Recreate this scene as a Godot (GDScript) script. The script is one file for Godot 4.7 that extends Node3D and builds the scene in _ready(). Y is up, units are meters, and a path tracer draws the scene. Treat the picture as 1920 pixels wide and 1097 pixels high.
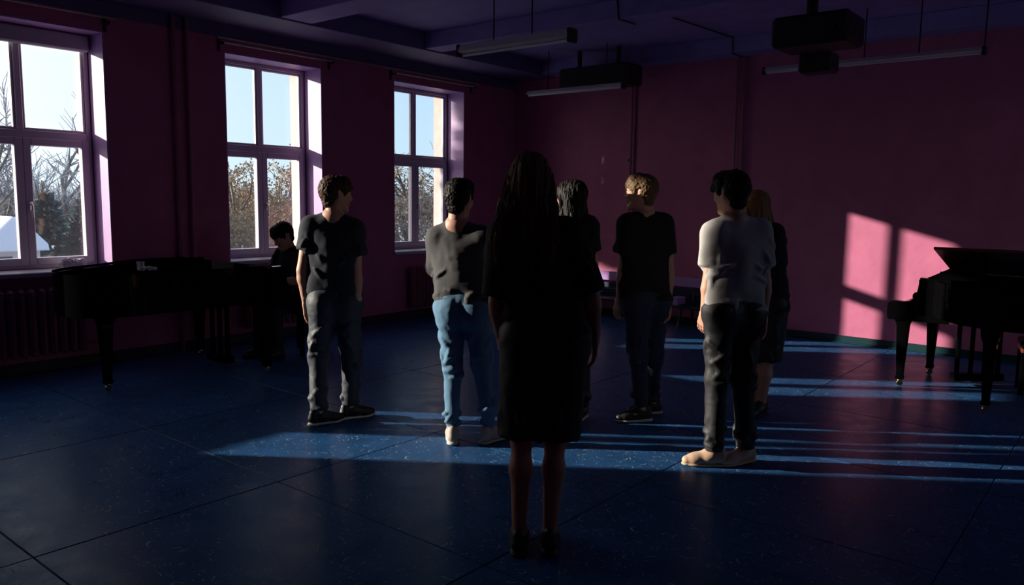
extends Node3D
# A rehearsal hall in low winter sun: seven people standing, a pianist, two grand pianos.
# World: corner of the window wall (x = 0) and the back wall (z = 0) at the origin, floor y = 0.

const SUN_A := 1.385      # metres the sun travels in +x for each metre in -z
const SUN_SLOPE := 0.286 # metres it drops for each metre in +x
const CEIL := 3.55
const BEAM := 3.35
const TOP := 3.085       # top of the window openings
const SILL := 0.90

var M := {}
var used_names := {}

# ------------------------------------------------------------------ mesh collecting
class Acc:
	var v := PackedVector3Array()
	var n := PackedVector3Array()
	var i := PackedInt32Array()

	func quad(a: Vector3, b: Vector3, c: Vector3, d: Vector3, out: Vector3) -> void:
		var nn := (b - a).cross(c - a)
		if nn.length_squared() < 1e-16:
			nn = (c - a).cross(d - a)
		if nn.length_squared() < 1e-18:
			return
		nn = nn.normalized()
		var s := v.size()
		v.append_array([a, b, c, d])
		if nn.dot(out) < 0.0:
			nn = -nn
			i.append_array([s, s + 1, s + 2, s, s + 2, s + 3])
		else:
			i.append_array([s, s + 2, s + 1, s, s + 3, s + 2])
		n.append_array([nn, nn, nn, nn])

	func tri(a: Vector3, b: Vector3, c: Vector3, out: Vector3) -> void:
		var nn := (b - a).cross(c - a)
		if nn.length_squared() < 1e-18:
			return
		nn = nn.normalized()
		var s := v.size()
		v.append_array([a, b, c])
		if nn.dot(out) < 0.0:
			nn = -nn
			i.append_array([s, s + 1, s + 2])
		else:
			i.append_array([s, s + 2, s + 1])
		n.append_array([nn, nn, nn])

	# box given by two corners, edges chamfered by b
	func box(lo: Vector3, hi: Vector3, b := 0.0, t := Transform3D.IDENTITY) -> void:
		var c := (lo + hi) * 0.5
		var h := (hi - lo) * 0.5
		b = minf(b, minf(h.x, minf(h.y, h.z)) * 0.9)
		for ax in 3:
			for sg in [-1.0, 1.0]:
				var q := []
				for k in [[-1.0, -1.0], [1.0, -1.0], [1.0, 1.0], [-1.0, 1.0]]:
					var p := Vector3.ZERO
					p[ax] = sg * h[ax]
					p[(ax + 1) % 3] = k[0] * (h[(ax + 1) % 3] - b)
					p[(ax + 2) % 3] = k[1] * (h[(ax + 2) % 3] - b)
					q.append(t * (c + p))
				var o := Vector3.ZERO
				o[ax] = sg
				quad(q[0], q[1], q[2], q[3], t.basis * o)
		if b <= 0.0:
			return
		for ax in 3:
			var u := (ax + 1) % 3
			var w := (ax + 2) % 3
			for su in [-1.0, 1.0]:
				for sw in [-1.0, 1.0]:
					var q := []
					for k in [[-1.0, 0], [1.0, 0], [1.0, 1], [-1.0, 1]]:
						var p := Vector3.ZERO
						p[ax] = k[0] * (h[ax] - b)
						p[u] = su * (h[u] - (b if k[1] == 1 else 0.0))
						p[w] = sw * (h[w] - (0.0 if k[1] == 1 else b))
						q.append(t * (c + p))
					var o := Vector3.ZERO
					o[u] = su
					o[w] = sw
					quad(q[0], q[1], q[2], q[3], t.basis * o)
		for sx in [-1.0, 1.0]:
			for sy in [-1.0, 1.0]:
				for sz in [-1.0, 1.0]:
					var s := Vector3(sx, sy, sz)
					tri(t * (c + s * Vector3(h.x, h.y - b, h.z - b)), t * (c + s * Vector3(h.x - b, h.y, h.z - b)), t * (c + s * Vector3(h.x - b, h.y - b, h.z)), t.basis * s)

	# smooth round tube through points
	func tube(pts: Array, radii: Array, sides := 8, caps := true) -> void:
		var base := v.size()
		var m := pts.size()
		var up := Vector3.UP
		var side := Vector3.ZERO
		for k in m:
			var d: Vector3 = pts[mini(k + 1, m - 1)] - pts[maxi(k - 1, 0)]
			d = d.normalized()
			if k == 0:
				up = Vector3.UP if absf(d.y) < 0.9 else Vector3.RIGHT
				side = d.cross(up).normalized()
			else:
				side = (side - d * side.dot(d)).normalized()
			var oth := d.cross(side)
			for s in sides:
				var an := TAU * s / sides
				var nn := side * cos(an) + oth * sin(an)
				v.append(pts[k] + nn * radii[k])
				n.append(nn)
		for k in m - 1:
			for s in sides:
				var a := base + k * sides + s
				var b := base + k * sides + (s + 1) % sides
				i.append_array([a, a + sides, b, b, a + sides, b + sides])
		if caps:
			for e in [0, m - 1]:
				var d: Vector3 = (pts[0] - pts[1]) if e == 0 else (pts[m - 1] - pts[m - 2])
				d = d.normalized()
				var s0 := v.size()
				v.append(pts[e])
				n.append(d)
				for s in sides:
					v.append(v[base + e * sides + s])
					n.append(d)
				for s in sides:
					if e == 0:
						i.append_array([s0, s0 + 1 + s, s0 + 1 + (s + 1) % sides])
					else:
						i.append_array([s0, s0 + 1 + (s + 1) % sides, s0 + 1 + s])

	# profile of (radius, height) turned round the y axis of t
	func lathe(prof: Array, sides: int, t := Transform3D.IDENTITY) -> void:
		for k in prof.size() - 1:
			var a: Vector2 = prof[k]
			var b: Vector2 = prof[k + 1]
			var sl := Vector2(b.y - a.y, a.x - b.x).normalized()
			var base := v.size()
			for s in sides + 1:
				var an := TAU * s / sides
				var r := Vector3(cos(an), 0, sin(an))
				for p in [a, b]:
					v.append(t * (r * p.x + Vector3(0, p.y, 0)))
					n.append((t.basis * (r * sl.x + Vector3(0, sl.y, 0))).normalized())
			for s in sides:
				var q := base + s * 2
				i.append_array([q, q + 2, q + 1, q + 1, q + 2, q + 3])

	# polygon (x, y) pulled along z from z0 to z1, edges chamfered by b on both faces
	func prism(poly: PackedVector2Array, z0: float, z1: float, t := Transform3D.IDENTITY, b := 0.0, smooth := false) -> void:
		if Geometry2D.is_polygon_clockwise(poly):
			poly = poly.duplicate()
			poly.reverse()
		var inner := poly
		if b > 0.0:
			var off := Geometry2D.offset_polygon(poly, -b)
			if off.size() == 1 and off[0].size() == poly.size():
				inner = PackedVector2Array()
				for p in poly:
					var best: Vector2 = off[0][0]
					for o in off[0]:
						if o.distance_squared_to(p) < best.distance_squared_to(p):
							best = o
					inner.append(best)
			else:
				b = 0.0
		var ix := Geometry2D.triangulate_polygon(inner)
		for z in [z0, z1]:
			var o := t.basis * Vector3(0, 0, -1.0 if z == minf(z0, z1) else 1.0)
			for k in range(0, ix.size(), 3):
				tri(t * Vector3(inner[ix[k]].x, inner[ix[k]].y, z), t * Vector3(inner[ix[k + 1]].x, inner[ix[k + 1]].y, z), t * Vector3(inner[ix[k + 2]].x, inner[ix[k + 2]].y, z), o)
		var lo := minf(z0, z1)
		var hi := maxf(z0, z1)
		var m := poly.size()
		for k in m:
			var k2 := (k + 1) % m
			var a := poly[k]
			var c := poly[k2]
			var e := (c - a).normalized()
			var o2 := Vector2(e.y, -e.x)
			var o := t.basis * Vector3(o2.x, o2.y, 0)
			var s := v.size()
			quad(t * Vector3(a.x, a.y, lo + b), t * Vector3(c.x, c.y, lo + b), t * Vector3(c.x, c.y, hi - b), t * Vector3(a.x, a.y, hi - b), o)
			if smooth and v.size() == s + 4:
				var e0 := (a - poly[(k + m - 1) % m]).normalized()
				var e1 := (poly[(k2 + 1) % m] - c).normalized()
				for w in [[0, e0, a], [1, e1, c]]:
					var d2: Vector2 = w[1]
					if d2.dot(e) > 0.75:
						var nn := (t.basis * (Vector3(o2.x, o2.y, 0) + Vector3(d2.y, -d2.x, 0))).normalized()
						if w[0] == 0:
							n[s] = nn
							n[s + 3] = nn
						else:
							n[s + 1] = nn
							n[s + 2] = nn
			if b > 0.0:
				var ia := inner[k]
				var ic := inner[k2]
				quad(t * Vector3(a.x, a.y, lo + b), t * Vector3(c.x, c.y, lo + b), t * Vector3(ic.x, ic.y, lo), t * Vector3(ia.x, ia.y, lo), o + t.basis * Vector3(0, 0, -1))
				quad(t * Vector3(a.x, a.y, hi - b), t * Vector3(c.x, c.y, hi - b), t * Vector3(ic.x, ic.y, hi), t * Vector3(ia.x, ia.y, hi), o + t.basis * Vector3(0, 0, 1))

	func mesh() -> ArrayMesh:
		var a := []
		a.resize(Mesh.ARRAY_MAX)
		a[Mesh.ARRAY_VERTEX] = v
		a[Mesh.ARRAY_NORMAL] = n
		a[Mesh.ARRAY_INDEX] = i
		var m := ArrayMesh.new()
		m.add_surface_from_arrays(Mesh.PRIMITIVE_TRIANGLES, a)
		return m

	# ---- surface of a field of tapered bones, joined smoothly, meshed as surface nets
	# a bone: [a, b, radius a, radius b, blend, flat direction, flatness, flags]  flags: 1 flat end at b, 2 flat end at a, 4 cut away
	func bones(prims: Array, cell: float, amp := 0.0, scl := Vector3.ONE, sd := 1, amp2 := 0.0, scl2 := Vector3.ONE) -> void:
		var lo := Vector3(1e9, 1e9, 1e9)
		var hi := -lo
		for p in prims:
			if int(p[7]) & 4:
				continue
			var r := maxf(p[2], p[3]) + amp + amp2
			for q in [p[0], p[1]]:
				lo = lo.min(q - Vector3.ONE * r)
				hi = hi.max(q + Vector3.ONE * r)
		lo -= Vector3.ONE * cell * 2.5
		hi += Vector3.ONE * cell * 2.5
		var nx := int(ceil((hi.x - lo.x) / cell)) + 1
		var ny := int(ceil((hi.y - lo.y) / cell)) + 1
		var nz := int(ceil((hi.z - lo.z) / cell)) + 1
		var f := PackedFloat32Array()
		f.resize(nx * ny * nz)
		f.fill(0.09)
		for p in prims:
			var a: Vector3 = p[0]
			var b: Vector3 = p[1]
			var ra: float = p[2]
			var dr: float = p[3] - p[2]
			var k: float = p[4]
			var dd: Vector3 = p[5]
			var fl := dd != Vector3.ZERO
			var qq: float = 1.0 / p[6] - 1.0
			var flags: int = p[7]
			var ba := b - a
			if fl:
				ba += dd * (ba.dot(dd) * qq)
			var ln := maxf(ba.length(), 1e-5)
			var inv := 1.0 / (ln * ln)
			var reach := maxf(p[2], p[3]) + maxf(k, 3.5 * cell)
			var l := (a.min(b) - Vector3.ONE * reach - lo) / cell
			var h := (a.max(b) + Vector3.ONE * reach - lo) / cell
			var x0 := maxi(0, int(l.x))
			var x1 := mini(nx - 1, int(h.x) + 1)
			var y0 := maxi(0, int(l.y))
			var y1 := mini(ny - 1, int(h.y) + 1)
			var z0 := maxi(0, int(l.z))
			var z1 := mini(nz - 1, int(h.z) + 1)
			var cut := (flags & 4) != 0
			var ends := (flags & 3) != 0
			for z in range(z0, z1 + 1):
				for y in range(y0, y1 + 1):
					var at := (z * ny + y) * nx + x0
					var pa := lo + Vector3(x0, y, z) * cell - a
					for x in range(x0, x1 + 1):
						var s := pa
						if fl:
							s += dd * (pa.dot(dd) * qq)
						var tr := s.dot(ba) * inv
						var tt := clampf(tr, 0.0, 1.0)
						var d := (s - ba * tt).length() - ra - dr * tt
						if ends:
							if (flags & 1) != 0:
								d = maxf(d, (tr - 1.0) * ln)
							if (flags & 2) != 0:
								d = maxf(d, -tr * ln)
						var o := f[at]
						if cut:
							var e := -d
							var g := maxf(k - absf(o - e), 0.0)
							f[at] = maxf(o, e) + g * g / (4.0 * k)
						else:
							var g := maxf(k - absf(o - d), 0.0)
							f[at] = minf(o, d) - g * g / (4.0 * k)
						at += 1
						pa.x += cell
		if amp > 0.0 or amp2 > 0.0:
			var ns := FastNoiseLite.new()
			ns.seed = sd
			ns.noise_type = FastNoiseLite.TYPE_SIMPLEX
			ns.frequency = 1.0
			ns.fractal_octaves = 2
			var at := 0
			for z in nz:
				for y in ny:
					for x in nx:
						if absf(f[at]) < 0.028:
							var p := lo + Vector3(x, y, z) * cell
							var w := amp * ns.get_noise_3dv(p * scl)
							if amp2 > 0.0:
								w += amp2 * (0.5 - absf(ns.get_noise_3dv(p * scl2 + Vector3(7, 3, 1)))) 
							f[at] += w
						at += 1
		var ids := PackedInt32Array()
		ids.resize(nx * ny * nz)
		ids.fill(-1)
		var lim := 4.5 * cell
		var sy := nx
		var sz := nx * ny
		for z in nz - 1:
			for y in ny - 1:
				var at := (z * ny + y) * nx - 1
				for x in nx - 1:
					at += 1
					var c0 := f[at]
					if absf(c0) > lim:
						continue
					var c1 := f[at + 1]
					var c2 := f[at + sy]
					var c3 := f[at + sy + 1]
					var c4 := f[at + sz]
					var c5 := f[at + sz + 1]
					var c6 := f[at + sz + sy]
					var c7 := f[at + sz + sy + 1]
					var m := int(c0 < 0.0) + int(c1 < 0.0) + int(c2 < 0.0) + int(c3 < 0.0) + int(c4 < 0.0) + int(c5 < 0.0) + int(c6 < 0.0) + int(c7 < 0.0)
					if m == 0 or m == 8:
						continue
					var sm := Vector3.ZERO
					var ct := 0
					if (c0 < 0.0) != (c1 < 0.0):
						sm += Vector3(c0 / (c0 - c1), 0, 0); ct += 1
					if (c2 < 0.0) != (c3 < 0.0):
						sm += Vector3(c2 / (c2 - c3), 1, 0); ct += 1
					if (c4 < 0.0) != (c5 < 0.0):
						sm += Vector3(c4 / (c4 - c5), 0, 1); ct += 1
					if (c6 < 0.0) != (c7 < 0.0):
						sm += Vector3(c6 / (c6 - c7), 1, 1); ct += 1
					if (c0 < 0.0) != (c2 < 0.0):
						sm += Vector3(0, c0 / (c0 - c2), 0); ct += 1
					if (c1 < 0.0) != (c3 < 0.0):
						sm += Vector3(1, c1 / (c1 - c3), 0); ct += 1
					if (c4 < 0.0) != (c6 < 0.0):
						sm += Vector3(0, c4 / (c4 - c6), 1); ct += 1
					if (c5 < 0.0) != (c7 < 0.0):
						sm += Vector3(1, c5 / (c5 - c7), 1); ct += 1
					if (c0 < 0.0) != (c4 < 0.0):
						sm += Vector3(0, 0, c0 / (c0 - c4)); ct += 1
					if (c1 < 0.0) != (c5 < 0.0):
						sm += Vector3(1, 0, c1 / (c1 - c5)); ct += 1
					if (c2 < 0.0) != (c6 < 0.0):
						sm += Vector3(0, 1, c2 / (c2 - c6)); ct += 1
					if (c3 < 0.0) != (c7 < 0.0):
						sm += Vector3(1, 1, c3 / (c3 - c7)); ct += 1
					ids[at] = v.size()
					v.append(lo + (Vector3(x, y, z) + sm / ct) * cell)
					n.append(Vector3(c1 + c3 + c5 + c7 - c0 - c2 - c4 - c6, c2 + c3 + c6 + c7 - c0 - c1 - c4 - c5, c4 + c5 + c6 + c7 - c0 - c1 - c2 - c3).normalized())
					# one quad round each crossed edge that starts at this corner
					if x > 0 and y > 0 and z > 0:
						if (c0 < 0.0) != (c1 < 0.0):
							_face(ids[at - sy - sz], ids[at - sz], ids[at], ids[at - sy], c0 < 0.0)
						if (c0 < 0.0) != (c2 < 0.0):
							_face(ids[at - 1 - sz], ids[at - 1], ids[at], ids[at - sz], c0 < 0.0)
						if (c0 < 0.0) != (c4 < 0.0):
							_face(ids[at - 1 - sy], ids[at - sy], ids[at], ids[at - 1], c0 < 0.0)

	func _face(a: int, b: int, c: int, d: int, flip: bool) -> void:
		if a < 0 or b < 0 or c < 0 or d < 0:
			return
		if flip:
			i.append_array([a, c, b, a, d, c])
		else:
			i.append_array([a, b, c, a, c, d])

# ------------------------------------------------------------------ naming and placing
func numbered(called: String) -> String:
	var k: int = used_names.get(called, 0)
	used_names[called] = k + 1
	return called if k == 0 else "%s_%03d" % [called, k]

func tag(o: Node, label := "", category := "", group := "", kind := "") -> Node:
	if label != "": o.set_meta("label", label)
	if category != "": o.set_meta("category", category)
	if group != "": o.set_meta("group", group)
	if kind != "": o.set_meta("kind", kind)
	return o

func obj(called: String, a: Acc, m: Material, parent: Node = self) -> MeshInstance3D:
	var o := MeshInstance3D.new()
	o.mesh = a.mesh()
	o.material_override = m
	return put(o, called, parent)

func put(o: MeshInstance3D, called: String, parent: Node = self) -> MeshInstance3D:
	o.name = numbered(called) if parent == self else called
	o.cast_shadow = GeometryInstance3D.SHADOW_CASTING_SETTING_ON
	parent.add_child(o, true)
	return o

func same(mesh: Mesh, m: Material, called: String, parent: Node, t: Transform3D) -> MeshInstance3D:
	var o := MeshInstance3D.new()
	o.mesh = mesh
	o.material_override = m
	o.transform = t
	return put(o, called, parent)

func thing(called: String, label: String, category: String, at := Vector3.ZERO, turn := 0.0, group := "") -> Node3D:
	var o := Node3D.new()
	o.name = numbered(called)
	add_child(o)
	o.position = at
	o.rotation.y = turn
	tag(o, label, category, group)
	return o

func struct(called: String, label := "") -> Node3D:
	var o := Node3D.new()
	o.name = numbered(called)
	add_child(o)
	return tag(o, label, "", "", "structure")

# ------------------------------------------------------------------ materials
func lin(r: float, g: float, b: float) -> Color:
	return Color(r, g, b).linear_to_srgb()

func mat(c: Color, rough := 0.6, metal := 0.0) -> StandardMaterial3D:
	var m := StandardMaterial3D.new()
	m.albedo_color = c
	m.roughness = rough
	m.metallic = metal
	return m

func noise_tex(freq: float, lo: Color, hi: Color, sd: int, size := 512, normal := 0.0, octaves := 4) -> NoiseTexture2D:
	var n := FastNoiseLite.new()
	n.seed = sd
	n.frequency = freq
	n.fractal_octaves = octaves
	var t := NoiseTexture2D.new()
	t.width = size
	t.height = size
	t.seamless = true
	t.noise = n
	if normal > 0.0:
		t.as_normal_map = true
		t.bump_strength = normal
	else:
		var g := Gradient.new()
		g.set_color(0, lo)
		g.set_color(1, hi)
		t.color_ramp = g
	return t

func tri_mat(m: StandardMaterial3D, tex: Texture2D, per_metre: float, world := true) -> StandardMaterial3D:
	m.albedo_texture = tex
	m.uv1_triplanar = true
	m.uv1_world_triplanar = world
	m.uv1_scale = Vector3.ONE * per_metre
	return m

func cloth(c: Color, weave: Texture2D, rough := 0.85, bump := 0.35) -> StandardMaterial3D:
	var m := mat(c, rough)
	m.normal_enabled = true
	m.normal_texture = weave
	m.normal_scale = bump
	m.uv1_triplanar = true
	m.uv1_scale = Vector3.ONE * 5.0
	m.rim_enabled = true
	m.rim = 0.25
	m.rim_tint = 0.6
	return m

func floor_image() -> Array:
	# worn navy floor paint: tone patches, pale scuffs, flecks of plaster and paint
	var rng := RandomNumberGenerator.new()
	rng.seed = 41
	var n := 1024
	var ns := FastNoiseLite.new()
	ns.seed = 9
	ns.frequency = 0.006
	ns.fractal_octaves = 5
	var fine := FastNoiseLite.new()
	fine.seed = 10
	fine.frequency = 0.09
	var im := Image.create(n, n, false, Image.FORMAT_RGB8)
	var ro := Image.create(n, n, false, Image.FORMAT_RGB8)
	for y in n:
		for x in n:
			# wrap the noise round so that the sheet repeats without a seam
			var u := float(x) / n
			var w := float(y) / n
			var a := ns.get_noise_2d(x, y)
			var b := ns.get_noise_2d(x - n, y)
			var c := ns.get_noise_2d(x, y - n)
			var d := ns.get_noise_2d(x - n, y - n)
			var t := lerpf(lerpf(a, b, smoothstep(0.7, 1.0, u)), lerpf(c, d, smoothstep(0.7, 1.0, u)), smoothstep(0.7, 1.0, w))
			var g := fine.get_noise_2d(x, y)
			var k := clampf(1.0 + 0.30 * t + 0.22 * g, 0.3, 2.0)
			im.set_pixel(x, y, lin(0.026 * k, 0.102 * k, 0.262 * k))
			var r := clampf(0.34 + 0.10 * t + 0.08 * g, 0.2, 0.6)
			ro.set_pixel(x, y, Color(r, r, r))
	for s in 1700:
		var p := Vector2(rng.randf() * n, rng.randf() * n)
		var an := rng.randf() * TAU
		var len := rng.randf_range(2, 9) if rng.randf() < 0.8 else rng.randf_range(10, 34)
		var br := pow(rng.randf(), 1.6) * 0.7 + 0.15
		var bend := rng.randf_range(-0.08, 0.08)
		for k in int(len):
			var q := p + Vector2(cos(an), sin(an)) * k
			an += bend
			var px := posmod(int(q.x), n)
			var py := posmod(int(q.y), n)
			for w in [[0, 0], [1, 0], [0, 1]]:
				im.set_pixel((px + w[0]) % n, (py + w[1]) % n, lin(br * 0.88, br * 0.95, br))
				ro.set_pixel((px + w[0]) % n, (py + w[1]) % n, Color(0.7, 0.7, 0.7))
	for s in 60:
		var cx := rng.randi() % n
		var cy := rng.randi() % n
		for k in rng.randi_range(4, 14):
			im.set_pixel(posmod(cx + rng.randi_range(-2, 2), n), posmod(cy + rng.randi_range(-1, 1), n), lin(0.55, 0.52, 0.44))
	return [ImageTexture.create_from_image(im), ImageTexture.create_from_image(ro)]

func make_materials() -> void:
	var plaster := noise_tex(0.012, Color(0.90, 0.90, 0.90), Color(1, 1, 1), 3)
	var plaster_n := noise_tex(0.03, Color.BLACK, Color.WHITE, 4, 512, 1.2)
	var weave := noise_tex(0.25, Color.BLACK, Color.WHITE, 6, 256, 2.0, 2)
	var wall := tri_mat(mat(lin(0.64, 0.175, 0.32), 0.6), plaster, 0.35)
	wall.normal_enabled = true
	wall.normal_texture = plaster_n
	wall.normal_scale = 0.25
	M.wall = wall
	M.lilac = tri_mat(mat(lin(0.47, 0.27, 0.58), 0.45), plaster, 0.5)
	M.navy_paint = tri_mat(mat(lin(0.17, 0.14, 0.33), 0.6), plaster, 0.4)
	M.ceiling = tri_mat(mat(lin(0.37, 0.30, 0.70), 0.7), plaster, 0.4)
	M.stucco = tri_mat(mat(lin(0.72, 0.50, 0.44), 0.8), plaster, 0.8)
	var ft := floor_image()
	var fl := tri_mat(mat(Color.WHITE, 1.0), ft[0], 0.62)
	fl.roughness_texture = ft[1]
	fl.roughness_texture_channel = BaseMaterial3D.TEXTURE_CHANNEL_RED
	fl.normal_enabled = true
	fl.normal_texture = noise_tex(0.02, Color.BLACK, Color.WHITE, 12, 512, 1.0)
	fl.normal_scale = 0.12
	fl.metallic_specular = 0.18
	M.floor = fl
	M.underfloor = mat(lin(0.01, 0.01, 0.015), 0.9)
	M.base_teal = mat(lin(0.012, 0.042, 0.046), 0.3)
	M.base_dark = mat(lin(0.02, 0.025, 0.04), 0.4)
	M.frame = mat(lin(0.62, 0.56, 0.62), 0.35)
	M.blind = mat(lin(0.42, 0.42, 0.46), 0.6)
	M.chrome = mat(lin(0.75, 0.75, 0.76), 0.22, 1.0)
	M.brass = mat(lin(0.80, 0.62, 0.32), 0.22, 1.0)
	var g := StandardMaterial3D.new()
	g.transparency = BaseMaterial3D.TRANSPARENCY_ALPHA
	g.albedo_color = Color(0.93, 0.96, 1.0, 0.06)
	g.roughness = 0.02
	M.glass = g
	M.pipe = mat(lin(0.34, 0.10, 0.17), 0.4)
	M.rail = mat(lin(0.55, 0.42, 0.40), 0.4)
	M.radiator = mat(lin(0.32, 0.09, 0.14), 0.4)
	var lac := mat(lin(0.0025, 0.0025, 0.003), 0.07)
	lac.metallic_specular = 0.15
	M.lacquer = lac
	M.mahogany = mat(lin(0.16, 0.035, 0.02), 0.3)
	M.felt = mat(lin(0.10, 0.01, 0.015), 0.95)
	M.ivory = mat(lin(0.75, 0.72, 0.62), 0.3)
	M.black_plastic = mat(lin(0.012, 0.012, 0.014), 0.5)
	M.white_metal = mat(lin(0.66, 0.63, 0.64), 0.4)
	M.tube = mat(lin(0.82, 0.82, 0.84), 0.25)
	M.grey_panel = mat(lin(0.45, 0.42, 0.55), 0.6)
	M.bench_dark = mat(lin(0.02, 0.035, 0.07), 0.35)
	M.bench_lilac = mat(lin(0.50, 0.28, 0.66), 0.4)
	M.cushion_blue = cloth(lin(0.06, 0.07, 0.26), weave)
	M.white_cloth = cloth(lin(0.72, 0.72, 0.75), weave)
	M.curtain = cloth(lin(0.20, 0.05, 0.08), weave)
	# people
	M.skin = mat(lin(0.62, 0.34, 0.235), 0.5)
	M.skin_dark = mat(lin(0.52, 0.26, 0.17), 0.48)
	for s in ["skin", "skin_dark"]:
		M[s].subsurf_scatter_enabled = true
		M[s].subsurf_scatter_strength = 0.12
	M.hair_black = hair_mat(lin(0.010, 0.008, 0.007))
	M.hair_brown = hair_mat(lin(0.060, 0.034, 0.020))
	M.hair_chestnut = hair_mat(lin(0.15, 0.080, 0.047))
	M.hair_light = hair_mat(lin(0.17, 0.105, 0.055))
	M.hair_blond = hair_mat(lin(0.30, 0.16, 0.06))
	M.tee_black = cloth(lin(0.008, 0.008, 0.009), weave)
	M.tee_navy = cloth(lin(0.018, 0.024, 0.036), weave)
	M.tee_charcoal = cloth(lin(0.070, 0.071, 0.073), weave)
	M.tee_grey = cloth(lin(0.46, 0.45, 0.43), weave)
	M.trousers_black = cloth(lin(0.013, 0.014, 0.017), weave, 0.6)
	M.trousers_slate = cloth(lin(0.032, 0.043, 0.056), weave, 0.6)
	M.denim_blue = cloth(lin(0.10, 0.225, 0.35), weave, 0.8, 0.6)
	M.denim_navy = cloth(lin(0.022, 0.030, 0.062), weave, 0.8, 0.6)
	M.shoe_black = mat(lin(0.015, 0.015, 0.016), 0.5)
	M.shoe_tan = mat(lin(0.70, 0.47, 0.32), 0.6)
	M.shoe_cream = mat(lin(0.52, 0.44, 0.36), 0.6)
	M.sole_white = mat(lin(0.70, 0.66, 0.56), 0.6)
	M.sole_tan = mat(lin(0.72, 0.50, 0.28), 0.6)
	M.eye_white = mat(lin(0.7, 0.68, 0.65), 0.15)
	M.eye_dark = mat(lin(0.03, 0.018, 0.012), 0.1)
	# outside
	M.bark = tri_mat(mat(lin(0.20, 0.155, 0.115), 0.9), noise_tex(0.05, Color(0.6, 0.6, 0.6), Color.WHITE, 15, 256), 0.7)
	M.twig = mat(lin(0.26, 0.20, 0.145), 0.9)
	M.twig_grey = mat(lin(0.26, 0.26, 0.29), 0.9)
	M.leaf_brown = mat(lin(0.30, 0.19, 0.09), 0.8)
	M.needle = mat(lin(0.030, 0.060, 0.055), 0.8)
	M.ground = tri_mat(mat(lin(0.62, 0.64, 0.68), 0.95), noise_tex(0.02, Color(0.6, 0.6, 0.6), Color.WHITE, 16, 256), 0.1)
	M.snow = mat(lin(0.78, 0.82, 0.88), 0.7)
	M.house = mat(lin(0.55, 0.53, 0.52), 0.8)
	M.house_glass = mat(lin(0.03, 0.04, 0.06), 0.1)

func hair_mat(c: Color) -> StandardMaterial3D:
	var m := mat(c, 0.55)
	m.metallic_specular = 0.3
	return m

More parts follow.
